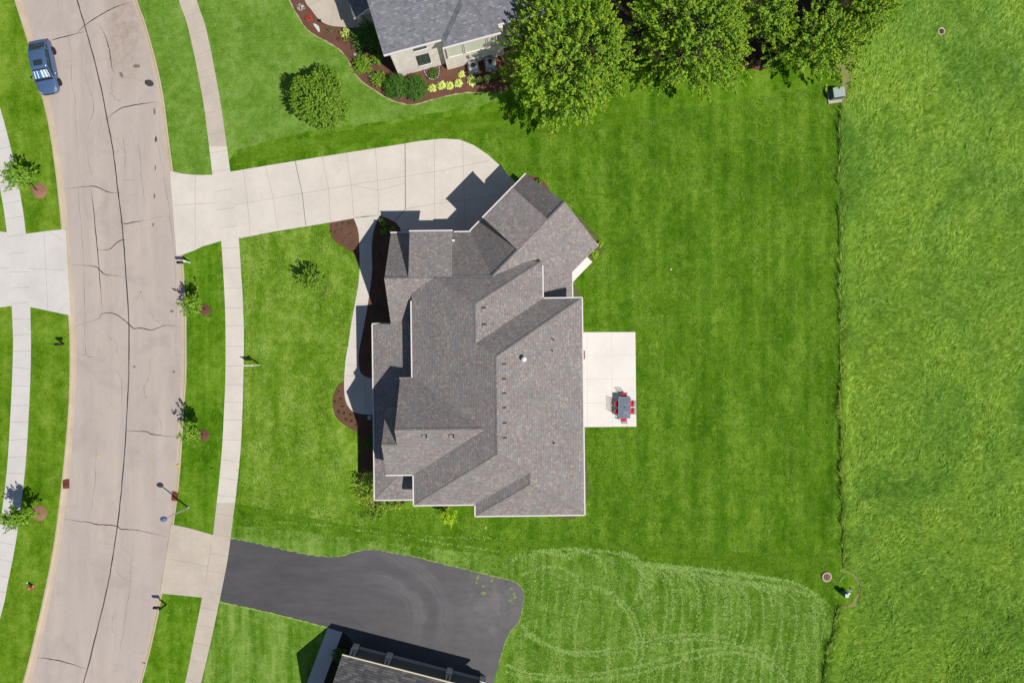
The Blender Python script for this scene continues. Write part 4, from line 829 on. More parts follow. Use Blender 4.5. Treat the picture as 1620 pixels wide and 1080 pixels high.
# ------------------------------------------------------------------ plants
def leaf_cloud(name, C, Nn, size, m, parent=None, seed=0, droop=0.3, aspect=0.6):
    """C: leaf centres, Nn: preferred normals; each leaf is a kinked quad pair"""
    r = np.random.default_rng(seed); n = len(C)
    nn = Nn + r.normal(0, 0.55, (n, 3)); nn /= np.linalg.norm(nn, axis=1)[:, None] + 1e-9
    t = np.cross(nn, r.normal(0, 1, (n, 3))); t /= np.linalg.norm(t, axis=1)[:, None] + 1e-9; b = np.cross(nn, t)
    s = (size * r.uniform(0.6, 1.35, n))[:, None]; w_ = s * aspect
    V = np.zeros((n, 4, 3)); V[:, 0] = C - t * s * .5; V[:, 1] = C + b * w_ * .5 - nn * s * droop * .3; V[:, 2] = C + t * s * .5 - nn * s * droop * .3; V[:, 3] = C - b * w_ * .5
    me = bpy.data.meshes.new(name); nv = n * 4; me.vertices.add(nv); me.vertices.foreach_set('co', V.astype(np.float32).ravel())
    me.loops.add(nv); me.loops.foreach_set('vertex_index', np.arange(nv, dtype=np.int32)); me.polygons.add(n)
    me.polygons.foreach_set('loop_start', np.arange(0, nv, 4, dtype=np.int32)); me.polygons.foreach_set('loop_total', np.full(n, 4, np.int32))
    me.materials.append(m); me.update(calc_edges=True); o = bpy.data.objects.new(name, me); COL.objects.link(o)
    if parent: o.parent = parent
    return o
def crown_pts(rad, nclus, per, cr, seed, shape=2.0, low=-0.75, lump=0.16, shell=0.62, up=0.35):
    """shoots set through the outer part of an uneven crown; returns leaf centres, normals, tip flags"""
    r = np.random.default_rng(seed); d = r.normal(0, 1, (nclus * 3, 3)); d /= np.linalg.norm(d, axis=1)[:, None]
    d = d[d[:, 2] > low][:nclus]; n = len(d)
    ph = r.uniform(0, 6.28, 6)
    az = np.arctan2(d[:, 1], d[:, 0]); lumpf = 1 + lump * (np.sin(az * 3 + ph[0] + 2 * d[:, 2]) * .6 + np.sin(az * 5 + ph[1] - 3 * d[:, 2]) * .5 + np.sin(d[:, 2] * 6 + ph[2] + az * 2) * .5) + r.normal(0, lump * .45, n)
    R0 = shell + (1 - shell) * r.random(n) ** 0.6
    c = d * np.array(rad) * (lumpf * R0)[:, None]
    dirs = d + np.array([0, 0, up]); dirs /= np.linalg.norm(dirs, axis=1)[:, None]
    t = r.random((n, per)) ** 0.8
    off = r.normal(0, 1, (n, per, 3)); off /= np.linalg.norm(off, axis=2)[:, :, None]
    wid = cr * 0.62 * (1.15 - t)[:, :, None]
    pts = c[:, None] + dirs[:, None] * ((t - .5) * cr * 2.0)[:, :, None] + off * wid
    nn = off * .6 + dirs[:, None] * .7 + np.array([0, 0, .75])
    return pts.reshape(-1, 3), nn.reshape(-1, 3), (t > 0.80).ravel()
def tree(px_, py_, crown_h, rad, nclus, per, cr, leaf, m, label, cat='tree', name='tree', tips=None, seed=1, trunk_r=0.16, base=None, low=-0.75, group=None, lump=0.16, shell=0.6, up=0.35, limbs=9, inner=0):
    """crown centre seen at (px_,py_); trunk base at image point base or straight below the crown"""
    cx, cy = P(px_, py_, crown_h); bx_, by_ = P(*base) if base else (cx, cy)
    o = empty(name, (bx_, by_, 0), 0, label, cat, group)
    pts, nn, tp = crown_pts(rad, nclus, per, cr, seed, low=low, lump=lump, shell=shell, up=up)
    k = pts[:, 2] + crown_h > 0.05; pts = pts[k]; nn = nn[k]; tp = tp[k]
    pts = pts + np.array([cx - bx_, cy - by_, crown_h])
    if tips is not None:
        leaf_cloud('young_shoots', pts[tp], nn[tp], leaf * .8, tips, o, seed + 5); pts, nn = pts[~tp], nn[~tp]
    if inner:
        r_ = np.random.default_rng(seed + 77); dd = r_.normal(0, 1, (inner, 3)); dd /= np.linalg.norm(dd, axis=1)[:, None]; ip = dd * np.array(rad) * (r_.uniform(.25, .86, inner))[:, None]
        kk = (ip[:, 2] > rad[2] * low * .8) & (ip[:, 2] + crown_h > .1); ip = ip[kk] + np.array([cx - bx_, cy - by_, crown_h]); pts = np.concatenate([pts, ip]); nn = np.concatenate([nn, dd[kk] * .6 + np.array([0, 0, .8])])
    leaf_cloud('foliage', pts, nn, leaf, m, o, seed + 9)
    q = MB(); rr = random.Random(seed); top = Vector((cx - bx_, cy - by_, crown_h + rad[2] * .35))
    q.tube([Vector((0, 0, -.05)), top * .3 + Vector((rr.uniform(-.05, .05), 0, 0)), top * .6, top], [trunk_r, trunk_r * .8, trunk_r * .55, trunk_r * .15], 8)
    for i in range(limbs):
        t = rr.uniform(.3, .85); s_ = top * t; a = rr.uniform(0, 6.28); L = rr.uniform(.55, .9)
        e_ = Vector((top.x + rad[0] * L * math.cos(a), top.y + rad[1] * L * math.sin(a), crown_h + rad[2] * rr.uniform(-.3, .6)))
        q.tube([s_, s_.lerp(e_, .5) + Vector((0, 0, -.08 * rad[2])), e_], [trunk_r * .42, trunk_r * .25, trunk_r * .07], 6)
    q.build('trunk', M['bark'], o); return o
LEAF_TIP = leaf_mat('yellow green young leaves', [(0.0, (0.20, 0.36, 0.012)), (0.6, (0.38, 0.52, 0.018)), (1.0, (0.60, 0.60, 0.028))], 0.25, patch=0.15)
tree(897, 90, 5.6, (4.9, 5.35, 4.7), 900, 56, .42, .17, LEAF_MAPLE, 'big round yellow green maple nearest the brick house wall', tips=LEAF_TIP, seed=21, inner=4000, trunk_r=.26, low=-.55, lump=.13, limbs=16, shell=.66)
tree(1096, 42, 5.6, (4.6, 5.2, 4.9), 820, 56, .42, .17, LEAF_MAPLE, 'big dense maple in the middle of the row at the top', tips=LEAF_TIP, seed=22, inner=3500, trunk_r=.26, low=-.55, lump=.16, limbs=16, shell=.62)
tree(1300, 66, 4.2, (4.0, 2.6, 3.2), 520, 42, .36, .17, LEAF_MAPLE, 'open ragged maple at the right end of the row, beside the meadow', tips=LEAF_TIP, seed=23, inner=1200, trunk_r=.2, low=-.5, lump=.30, limbs=14, shell=.45)
tree(1219, 24, 5.0, (1.8, 2.4, 3.0), 200, 42, .36, .17, LEAF_MAPLE, 'thin sparse maple with dark gaps between the two larger right-hand maples', tips=LEAF_TIP, seed=24, inner=1200, trunk_r=.16, low=-.4, lump=.30, shell=.4)
tree(1372, 8, 4.4, (2.0, 2.4, 3.2), 260, 42, .36, .17, LEAF_MAPLE, 'maple at the top edge furthest to the right, over the meadow corner', tips=LEAF_TIP, seed=25, inner=1500, trunk_r=.16, low=-.4, lump=.25, shell=.5)
# street trees on the verges
T_ = 'young street trees on the verges'
def street_tree(base, cr_, h, rad, seed, label, dense=46):
    return tree(cr_[0], cr_[1], h, rad, int(dense * 2.2), 22, .32, .165, LEAF_YOUNG, label, seed=seed, trunk_r=.045, base=base, low=-.5, group=T_, lump=.30, shell=.25, up=.5, limbs=12, name='street_tree')
street_tree((60, 302), (29, 279), 2.6, (1.1, .95, 1.3), 31, 'young street tree by the top of the left pavement, leaning over it', 60)
street_tree((60, 811), (28, 819), 2.5, (1.15, .9, 1.3), 32, 'young street tree at lower left, its blue shadow across the left pavement', 64)
street_tree((325, 490), (303, 481), 2.5, (.85, .85, 1.15), 33, 'small street tree on the right verge nearer the double mailbox shadow and concrete driveway', 34)
street_tree((321, 688), (302, 682), 2.5, (.75, .75, 1.1), 34, 'small thin street tree on the right verge nearer the street lamp', 26)
mr = 'mulch rings round the street trees'
for (x, y, r, m_, lb) in [(62.5, 302, .68, 'mulch_tan', 'pale tan mulch ring beside the upper left pavement'), (62, 811, .68, 'mulch_tan', 'pale tan mulch ring beside the lower left pavement'), (324, 490, .52, 'mulch', 'brown mulch ring on the right verge below the mailbox'), (322, 688, .52, 'mulch', 'brown mulch ring on the right verge above the street lamp')]:
    mb = MB(); X, Y = P(x, y); vs = [(0, 0, .07)]
    for k in range(26): rr_ = r * random.uniform(.93, 1.06); vs.append((rr_ * .7 * math.cos(k * math.tau / 26), rr_ * .7 * math.sin(k * math.tau / 26), .06))
    for k in range(26): rr_ = r * random.uniform(.93, 1.07); vs.append((rr_ * math.cos(k * math.tau / 26), rr_ * math.sin(k * math.tau / 26), .004))
    fs_ = [(0, 1 + k, 1 + (k + 1) % 26) for k in range(26)] + [(1 + k, 27 + k, 27 + (k + 1) % 26, 1 + (k + 1) % 26) for k in range(26)]
    mb.add(vs, fs_); tag(mb.build('mulch_ring', M[m_], loc=(X, Y, 0.008)), lb, 'mulch ring', mr)
# front lawn tree, big clipped bush, hedging
tree(493, 444, 1.6, (1.05, 1.0, 1.2), 190, 20, .2, .12, LEAF_YOUNG, 'small round tree alone on the front lawn', seed=41, trunk_r=.05, low=-.6, lump=.2, name='lawn_tree', base=(501, 452), shell=.35)
mb = MB(); ring = [(501 + 14.5 * math.cos(t), 455 + 14.5 * math.sin(t)) for t in [k * math.tau / 28 for k in range(-6, 7)]]; ribbon(mb, px2(ring), .22, .012, jit=.5); mb.build('worn_ring', M['olive'], bpy.data.objects['front_lawn'])
tree(507, 157, 2.1, (2.15, 2.3, 2.4), 1500, 22, .22, .12, LEAF_BUSH, 'large leafy bush standing alone on the pale lawn next door', cat='bush', name='large_bush', seed=42, inner=9000, trunk_r=.08, low=-.9, lump=.12, shell=.84, base=(509, 156))
def shrub(px_, py_, r, h, m, label, cat='shrub', name='shrub', seed=1, n=60, per=16, leaf=.1, lump=.1, group=None, cr=None, trunk=True):
    X, Y = P(px_, py_, h * .6); o = empty(name, (X, Y, 0), 0, label, cat, group)
    pts, nn, _ = crown_pts((r, r, h * .6), n, per, cr or r * .28, seed, low=-.2, lump=lump, shell=.6); pts[:, 2] += h * .42; k = pts[:, 2] > .02
    leaf_cloud('foliage', pts[k], nn[k], leaf, m, o, seed + 3)
    q = MB(); rr = random.Random(seed)
    for i in range(4): a = rr.uniform(0, 6.28); q.tube([(0, 0, 0), (r * .3 * math.cos(a), r * .3 * math.sin(a), h * .4), (r * .6 * math.cos(a), r * .6 * math.sin(a), h * .75)], [.02, .015, .008], 5)
    q.build('stems', M['bark'], o); return o
shrub(626, 136, .98, 1.3, LEAF_DARK, 'dark green clipped round shrub, left one of the touching pair at the brick wall', seed=51, n=380, per=18, leaf=.085, lump=.03)
shrub(656.5, 138, .98, 1.3, LEAF_DARK, 'dark green clipped round shrub, right one of the touching pair at the brick wall', seed=52, n=380, per=18, leaf=.085, lump=.03)
shrub(573, 101.5, .76, .9, LEAF_YOUNG, 'bright green shrub at the bend of the brown bed', seed=53, n=150, per=16, leaf=.1, lump=.1)
shrub(598, 124.5, .6, .8, LEAF_YOUNG, 'smaller bright green shrub just left of the dark clipped pair', seed=54, n=110, per=14, leaf=.1, lump=.1)
shrub(596, 92, .5, .8, LEAF_BUSH, 'green shrub half in the shade at the corner of the brick house', seed=55, n=90, per=14, leaf=.1)
shrub(583, 58, 1.35, 1.6, LEAF_DARK, 'wide bush in full shade left of the brick house', seed=56, n=240, per=16, leaf=.12, lump=.15)
shrub(546, 52, .42, .6, LEAF_LIME, 'pale yellow spirea where the porch path ends', seed=57, n=60, per=14, leaf=.08)
shrub(545.7, 62, .2, .35, LEAF_YOUNG, 'tiny green plant below the yellow spirea', seed=58, n=18, per=10, leaf=.07, cat='plant', name='plant')
shrub(558, 67, .25, .3, LEAF_TUFT, 'thin plant on the shade line left of the brick house', seed=59, n=14, per=8, leaf=.08, cat='plant', name='plant')
shrub(475.5, 11.5, .3, .4, LEAF_WHITE, 'white flowering clump near the top of the curved bed', seed=60, n=26, per=8, leaf=.07, cat='flowers', name='flower_clump')
shrub(488.5, 29, .28, .35, LEAF_RED, 'bright red flowering clump in the curved bed', seed=61, n=34, per=9, leaf=.07, cat='flowers', name='flower_clump')
shrub(521, 49, .24, .3, LEAF_TUFT, 'grey green perennial below the rounded path end', seed=62, n=20, per=8, leaf=.09, cat='plant', name='plant')
shrub(536, 62, .22, .3, LEAF_PURPLE, 'dark red leaved plant in the curved bed', seed=63, n=14, per=8, leaf=.09, cat='plant', name='plant')
def hosta(px_, py_, r, label, seed, m=LEAF_LIME):
    r = r * 1.22
    X, Y = P(px_, py_); o = empty('hosta', (X, Y, 0), 0, label, 'hosta', 'lime hostas along the brick wall bed'); rr = random.Random(seed); q = MB()
    for ring_, (nn_, tilt, L) in enumerate([(13, .25, 1.0), (10, .55, .8), (7, .95, .55)]):
        for k in range(nn_):
            a = math.tau * (k + rr.random() * .6) / nn_; l = r * L * rr.uniform(.85, 1.1); wd = l * .26; d_ = Vector((math.cos(a), math.sin(a), 0)); s_ = Vector((-math.sin(a), math.cos(a), 0))
            z = .08 + .1 * ring_; p0 = d_ * .03 + Vector((0, 0, z)); p1 = d_ * l * .55 + Vector((0, 0, z + l * tilt * .6)); p2 = d_ * l + Vector((0, 0, z + l * tilt * .35))
            q.add([p0, p1 + s_ * wd, p1 - s_ * wd, p2, p1 + Vector((0, 0, -.02))], [(0, 4, 1), (0, 2, 4), (4, 3, 1), (4, 2, 3)])
    q.build('leaves', m, o); return o
for i, (x, y, r, lb) in enumerate([(684, 140.5, .36, 'lime hosta touching the right dark clipped shrub'), (698.6, 136.3, .38, 'lime hosta, second from the dark clipped shrubs'), (711.7, 137, .36, 'lime hosta, third from the dark clipped shrubs'), (725, 132.3, .36, 'lime hosta in the front row directly below the lone back one'), (730.3, 118.3, .30, 'lone lime hosta set back nearer the brick wall'),
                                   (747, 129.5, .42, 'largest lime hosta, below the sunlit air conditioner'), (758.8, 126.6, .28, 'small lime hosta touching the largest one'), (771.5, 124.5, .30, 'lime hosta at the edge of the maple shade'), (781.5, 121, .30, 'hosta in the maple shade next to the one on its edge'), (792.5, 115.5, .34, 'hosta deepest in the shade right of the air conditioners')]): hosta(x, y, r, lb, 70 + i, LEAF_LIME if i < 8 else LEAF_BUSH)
X, Y, _ = fn.pt(3.35, -.25, 0); o = empty('well_plants', (X, Y, 0), 0, 'green leafy plants filling the window well of the brick house', 'plant')
pts, nn, _ = crown_pts((.5, .5, .3), 60, 12, .12, 91, low=-.1); pts[:, 2] += .05; leaf_cloud('foliage', pts, nn, .1, LEAF_DARK, o, 4)
# plants round the main house
for i, (x, y, lb) in enumerate([(604.7, 352, 'small round boxwood topmost of the three at the front corner by the driveway'), (606.8, 365.6, 'small round boxwood lower left of the three at the front corner'), (622, 364.5, 'small round boxwood against the roof edge at the front corner')]): shrub(x, y, .32, .5, LEAF_YOUNG, lb, seed=100 + i, n=46, per=12, leaf=.08, group='boxwoods at the front corner')
sp = 'small plants in the front mulch beds'
for i, (x, y, lb) in enumerate([(534.4, 357, 'first'), (542.5, 354, 'second'), (553, 353.5, 'x'), (541.5, 364, 'x'), (531, 368, 'x'), (524.5, 367, 'x'), (554.5, 371, 'x'), (561, 383, 'x'), (544, 383, 'x'), (547, 377, 'x')]):
    lbl = ['tiny green plant near the top of the upper front bed, second from left', 'tiny green plant in the middle of the upper front bed top', 'tiny plant at the top right of the upper front bed by the path', 'tiny plant at the centre of the upper front bed', 'tiny plant low on the left in the upper front bed', 'tiny plant on the left rim of the upper front bed', 'pale tiny plant near the right side of the upper front bed', 'pale tiny plant by the path edge of the upper front bed', 'faint tiny plant near the lawn side of the upper front bed', 'faint tiny plant between centre and lower tip of the upper front bed'][i]
    shrub(x, y, .11, .2, LEAF_TUFT if i > 5 else LEAF_DARK, lbl, seed=110 + i, n=9, per=7, leaf=.08, cat='plant', name='plant', group=sp)
for i, (x, y) in enumerate([(540, 631.5), (530, 636.5), (543, 643.7), (536.7, 652.3), (545, 655), (555.4, 656.8), (548, 664), (557, 666.5), (564.5, 672.8), (536.5, 620)]):
    lbl = ['tiny dark plant highest but one in the lower front bed', 'tiny dark plant on the left rim of the lower front bed', 'tiny dark plant hard by the white path in the lower front bed', 'tiny plant, wider one on the left below the rim plant', 'tiny plant just right of the wider left one', 'tiny plant under the bottom curve of the path', 'tiny plant low in the middle of the lower front bed', 'tiny plant lower right of the middle one', 'tiny plant at the bottom right on the shade line', 'faintest tiny plant at the top of the lower front bed'][i]
    shrub(x, y, .13 if i < 9 else .07, .22, LEAF_DARK, lbl, seed=130 + i, n=12, per=8, leaf=.07, cat='plant', name='plant', group=sp)
for i, (x, y) in enumerate([(597.5, 386), (598, 402), (596.5, 449), (602, 464), (594, 477.5), (592, 490), (597, 494)]):
    shrub(x, y, .14, .2, LEAF_TUFT, ['faint plant in the shaded bed, topmost', 'faint plant in the shaded bed, second from top', 'faint plant in the shaded bed level with the gable point', 'faint plant in the shaded bed nearest the house wall', 'faint plant above the lower trio in the shaded bed', 'left plant of the lowest pair in the shaded bed', 'right plant of the lowest pair in the shaded bed'][i], seed=150 + i, n=10, per=8, leaf=.08, cat='plant', name='plant', group='plants in the shaded bed')
shrub(588, 575, .3, .6, LEAF_DARK, 'dark plant by the wall in the shaded bed above the entrance', seed=158, n=40, per=12, leaf=.1)
shrub(584, 700, .55, .9, LEAF_DARK, 'dark shrub in the shade between front door and gold bush', seed=159, n=70, per=12, leaf=.12)
tree(582, 772, .9, (.95, 1.45, 1.0), 130, 15, .28, .13, LEAF_YOUNG, 'tall gold tipped bush at the bottom left corner of the large house', cat='bush', name='gold_bush', tips=LEAF_GOLD, seed=161, trunk_r=.04, low=-.6, lump=.22, shell=.4)
tree(617, 797, .5, (1.35, .55, .5), 80, 14, .22, .11, LEAF_YOUNG, 'low gold flecked shrub under the front left eave of the large house', cat='shrub', name='low_shrub', tips=LEAF_GOLD, seed=162, trunk_r=.03, low=-.3, lump=.22, shell=.4)
tree(590, 812, .35, (1.1, .8, .35), 46, 12, .2, .10, LEAF_YOUNG, 'loose grassy plant spilling from the corner bed of the large house', cat='plant', name='grassy_plant', seed=163, trunk_r=.02, low=-.2, lump=.3, shell=.3)
tree(709, 818, 1.3, (.75, .72, .9), 60, 14, .26, .13, LEAF_NEON, 'small yellow green tree beside the bottom wall of the large house', tips=LEAF_GOLD, seed=164, trunk_r=.035, low=-.6, lump=.25, name='small_tree', base=(703, 807), shell=.3)
shrub(949, 387, .26, .5, LEAF_NEON, 'bright lime plant at the right tip of the angled wing roof', seed=171, n=34, per=12, leaf=.09, cat='plant', name='plant')
shrub(941, 402, .32, .5, LEAF_NEON, 'bright lime plant beside the white side slab', seed=172, n=40, per=12, leaf=.09, cat='plant', name='plant')
shrub(853, 287, .3, .5, LEAF_BUSH, 'green plant behind the top corner of the angled wing', seed=173, n=30, per=12, leaf=.1, cat='plant', name='plant')
shrub(537, 1036, .6, 1.0, LEAF_DARK, 'dark shrub in the shade at the roof corner of the bottom house', seed=174, n=90, per=12, leaf=.12)
# ------------------------------------------------------------------ vehicles, street furniture, garden objects
def loft(mb, rings, mi=0, closed=True, caps=True):
    n = len(rings[0]); vs = [p for r_ in rings for p in r_]; fs_ = []
    for i in range(len(rings) - 1):
        for k in range(n if closed else n - 1): fs_.append((i * n + k, i * n + (k + 1) % n, (i + 1) * n + (k + 1) % n, (i + 1) * n + k))
    if caps: fs_ += [tuple(range(n - 1, -1, -1)), tuple(range((len(rings) - 1) * n, len(rings) * n))]
    mb.add(vs, fs_, mi, True)
def subsurf(o, lv=2):
    s_ = o.modifiers.new('round', 'SUBSURF'); s_.levels = lv; s_.render_levels = lv
def car_paint():
    m = mat('blue car paint', (0.085, 0.155, 0.31), 0.3, metal=0.25, spec=0.6); m.node_tree.nodes['Principled BSDF'].inputs['Coat Weight'].default_value = 0.7; return m
def build_car():
    # local x forward (front +), z up; 4.75 m long
    cx_, cy_ = P(76.5, 110.5); car = empty('parked_car', (cx_, cy_, -0.09), R(-90 + 10.5), 'blue sedan parked at the left kerb with a striped silver sunshade behind the windscreen', 'car')
    paint = car_paint(); b = MB(); rings = []
    for x, w_, zt, zb, cr in [(-2.36, .62, .78, .42, .05), (-2.30, .80, .90, .30, .08), (-2.05, .88, .99, .22, .1), (-1.5, .92, 1.0, .2, .1), (-.6, .93, .98, .2, .1), (.3, .93, .97, .2, .1), (1.0, .92, .95, .2, .1), (1.6, .91, .88, .2, .1), (2.05, .86, .80, .22, .1), (2.27, .74, .70, .28, .08), (2.38, .50, .60, .36, .05)]:
        rings.append([(x, -w_ * .96, zb), (x, -w_, (zb + zt) * .48), (x, -w_ * .985, zt - .12), (x, -w_ * .86, zt - .01), (x, -w_ * .45, zt + .035), (x, w_ * .45, zt + .035), (x, w_ * .86, zt - .01), (x, w_ * .985, zt - .12), (x, w_, (zb + zt) * .48), (x, w_ * .96, zb)])
    loft(b, rings); body = b.build('body', paint, car); subsurf(body, 2)
    # cabin: dark glass volume with painted roof and pillars over it
    g_ = MB(); gr = []
    for x, w_, z in [(-2.02, .62, .97), (-1.75, .68, 1.12), (-1.25, .69, 1.36), (-.7, .70, 1.42), (.1, .70, 1.41), (.45, .70, 1.34), (1.02, .76, 1.08), (1.28, .74, .95)]:
        wb = w_ + .11 * (1 if z > 1.0 else .8); gr.append([(x, -wb, .90), (x, -(w_ + wb) / 2, (z + .9) / 2), (x, -w_ * .97, z - .05), (x, -w_ * .75, z), (x, w_ * .75, z), (x, w_ * .97, z - .05), (x, (w_ + wb) / 2, (z + .9) / 2), (x, wb, .90)])
    loft(g_, gr); gl = g_.build('side_windows', M['glass'], car)
    def patch(name, grid, m, parent=car, mi=0, th=.02):
        q = MB(); nr, nc = len(grid), len(grid[0]); q.add([p for r_ in grid for p in r_], [(i * nc + j, i * nc + j + 1, (i + 1) * nc + j + 1, (i + 1) * nc + j) for i in range(nr - 1) for j in range(nc - 1)], 0, True)
        o = q.build(name, m, parent); s_ = o.modifiers.new('thick', 'SOLIDIFY'); s_.thickness = th; s_.offset = 0; return o
    ys = [-1, -.75, -.3, .3, .75, 1]
    patch('roof', [[(x, w_ * f, z + .018 + (0.012 if abs(f) < .5 else (-.055 if abs(f) > .9 else 0))) for f in ys] for x, w_, z in [(-1.3, .69, 1.345), (-1.1, .70, 1.385), (-.7, .705, 1.42), (-.2, .705, 1.422), (.1, .70, 1.41), (.42, .70, 1.35)]], paint, th=.03)
    for s_ in (-1, 1):     # pillars
        q = MB()
        q.tube([(-2.08, s_ * .74, .95), (-1.7, s_ * .71, 1.13), (-1.25, s_ * .68, 1.34), (-.7, s_ * .69, 1.40), (.1, s_ * .69, 1.39), (.45, s_ * .70, 1.31), (1.05, s_ * .80, 1.04), (1.32, s_ * .84, .92)], [.07, .06, .05, .04, .04, .04, .045, .05], 6)
        q.tube([(-.35, s_ * .82, .95), (-.38, s_ * .70, 1.40)], .03, 6); q.tube([(-1.28, s_ * .83, .95), (-1.35, s_ * .69, 1.32)], .045, 6)
        q.build('pillar', paint, car)
    patch('rear_window', [[(x, w_ * f, z + (.006 if abs(f) < .5 else 0)) for f in (-1, -.4, .4, 1)] for x, w_, z in [(-1.95, .60, 1.035), (-1.7, .62, 1.165), (-1.34, .60, 1.345)]], M['glass'], th=.01)
    ws = patch('windscreen', [[(x, w_ * f, z + (.012 if abs(f) < .5 else 0)) for f in (-1, -.4, .4, 1)] for x, w_, z in [(.47, .60, 1.345), (.80, .66, 1.21), (1.18, .70, 1.03)]], M['glass'], th=.008)
    shade = mat('silver sunshade', (0.80, 0.84, 0.88), 0.35, metal=0.2); shb = mat('blue sunshade fold', (0.06, 0.26, 0.50), 0.35, metal=0.3)
    q = MB(); n = 14
    for k in range(n):
        y0, y1 = -.62 + 1.24 * k / n, -.62 + 1.24 * (k + 1) / n; wv = .02 if k % 2 else 0
        a = [(.54, y0 * .93, 1.335), (.54, y1 * .93, 1.335), (1.10, y1 * 1.06, 1.092), (1.10, y0 * 1.06, 1.092)]
        q.add([(x, y, z + .006) for x, y, z in a], [(0, 3, 2, 1)], (0, 1, 1, 0, 1, 1, 1, 0, 0, 1, 0, 0, 1, 0)[k])
    q.build('sunshade', [shade, shb], ws)
    q = MB(); q.box((-.10, 0, 1.462), (.50, .78, .03), bev=.0); q.build('sunroof', M['glass'], car)
    for x in (-1.42, 1.36):
        for s_ in (-1, 1):
            w0 = empty('wheel', (x, s_ * .83, .33)); w0.parent = car; q = MB(); q.lathe([(.20, -.1), (.31, -.115), (.335, -.08), (.335, .08), (.31, .115), (.20, .1)], n=28); t = q.build('tyre', M['black'], w0); t.rotation_euler = (math.pi / 2, 0, 0)
            q = MB(); q.lathe([(.0, -.02), (.06, .0), (.2, -.06)], n=16)
            for k in range(5): a = k * math.tau / 5; q.box((.12 * math.cos(a), .12 * math.sin(a), .07), (.2, .05, .02), a)
            t = q.build('rim', M['steel'], w0); t.rotation_euler = (math.pi / 2 * (-s_), 0, 0)
    for s_ in (-1, 1):
        q = MB(); q.box((2.12, s_ * .66, .70), (.34, .24, .10), s_ * -.45, bev=.03); q.build('headlight', mat('headlamp glass', (0.30, 0.28, 0.30), 0.15, spec=.7), car)
        q = MB(); q.box((-2.24, s_ * .68, .82), (.12, .26, .10), s_ * .35, bev=.03); q.build('taillight', mat('tail lamp', (0.35, 0.02, 0.02), 0.2), car)
        q = MB(); q.box((.85, s_ * 1.0, 1.0), (.14, .24, .15), bev=.03); q.tube([(.86, s_ * .86, .95), (.86, s_ * .96, .98)], .025, 6); q.build('mirror', paint if s_ > 0 else M['black_gloss'], car)
    q = MB(); q.box((2.345, 0, .56), (.08, .9, .14), bev=.03); q.build('grille', M['black_gloss'], car)
    q = MB(); q.box((1.24, 0, .985), (.08, 1.3, .02)); q.build('cowl', M['black'], car)
build_car()

def mailbox(base, box, ang, label, m=M['black'], post=M['black'], two=False):
    X, Y = P(*base); bx_, by_ = P(box[0], box[1], 1.15); o = empty('mailbox', (X, Y, 0), 0, label, 'mailbox', 'mailboxes along the kerbs')
    q = MB(); q.box((0, 0, .55), (.11, .11, 1.1)); dx, dy = bx_ - X, by_ - Y; q.tube([(0, 0, .6), (dx * .6, dy * .6, .98)], .03, 6); q.box((dx * .5, dy * .5, 1.0), (math.hypot(dx, dy) + .2, .1, .05), math.atan2(dy, dx)); q.box((0, 0, 1.2), (.13, .13, .05)); q.build('post', post, o)
    q = MB(); L, W, H = .52, .21, .17; rings = []
    for x in (-L / 2, L / 2):
        rings.append([(x, -W / 2, 0), (x, -W / 2, H * .55)] + [(x, -W / 2 * math.cos(t), H * .55 + W / 2 * math.sin(t)) for t in [math.pi * k / 8 for k in range(1, 8)]] + [(x, W / 2, H * .55), (x, W / 2, 0)])
    loft(q, rings); b = q.build('box', m, o, loc=(dx, dy, 1.05)); b.rotation_euler = (0, 0, ang)
    q = MB(); q.box((L / 2 + .012, 0, .1), (.02, W * .95, .2)); q.build('door', M['black_gloss'], b)
    q = MB(); q.box((-.05, W / 2 + .015, .16), (.14, .012, .05)); q.build('flag', M['red'], b); return o
mailbox((301, 415.5), (285, 415), math.pi, 'black mailbox on a pale-topped post by the concrete driveway on the right kerb', post=M['white'])
mailbox((101, 544), (91.7, 544.3), 0, 'black mailbox on the left verge, the only one west of the road')
mailbox((263, 955.5), (247.5, 961), math.pi, 'black mailbox on a black post at the right kerb near the bottom')

# street lamp
X, Y = P(297.5, 802); lp = empty('street_lamp', (X, Y, 0), 0, 'grey metal street lamp with one oval head leaning towards the road', 'street lamp')
q = MB(); q.lathe([(.11, 0), (.12, .06), (.085, .12), (.07, .3), (.045, 3.95)], n=14); q.build('pole', M['lamp_metal'], lp)
q = MB(); q.lathe([(.14, 0), (.14, .05), (.10, .09)], n=14); q.build('base', M['lamp_metal'], lp)
q = MB(); q.lathe([(.05, -.12), (.09, 0), (.16, .12), (.24, .22), (.27, .32), (.22, .40), (.10, .46), (.03, .50)], n=20); h_ = q.build('lamp_head', M['lamp_blue'], lp, loc=(-.05, .03, 3.95)); h_.scale = (1.1, .82, 1)
# yard sign post
X, Y = P(411, 577); sg = empty('yard_sign', (X, Y, 0), 0, 'white post and arm with a hanging sign panel beside the right pavement', 'sign')
q = MB(); q.box((0, 0, .88), (.09, .09, 1.76)); q.box((0, 0, 1.79), (.12, .12, .05)); q.build('post', M['white'], sg)
q = MB(); q.box((-.40, .0, 1.62), (.86, .07, .08)); q.build('arm', M['white'], sg)
q = MB(); q.box((-.46, 0, 1.2), (.62, .025, .62)); pn = q.build('panel', M['white'], sg)
q = MB()
for x in (-.7, -.22): q.cyl((x, 0, 1.50), (x, 0, 1.6), .008, n=5)
q.build('hanger', M['black'], sg)
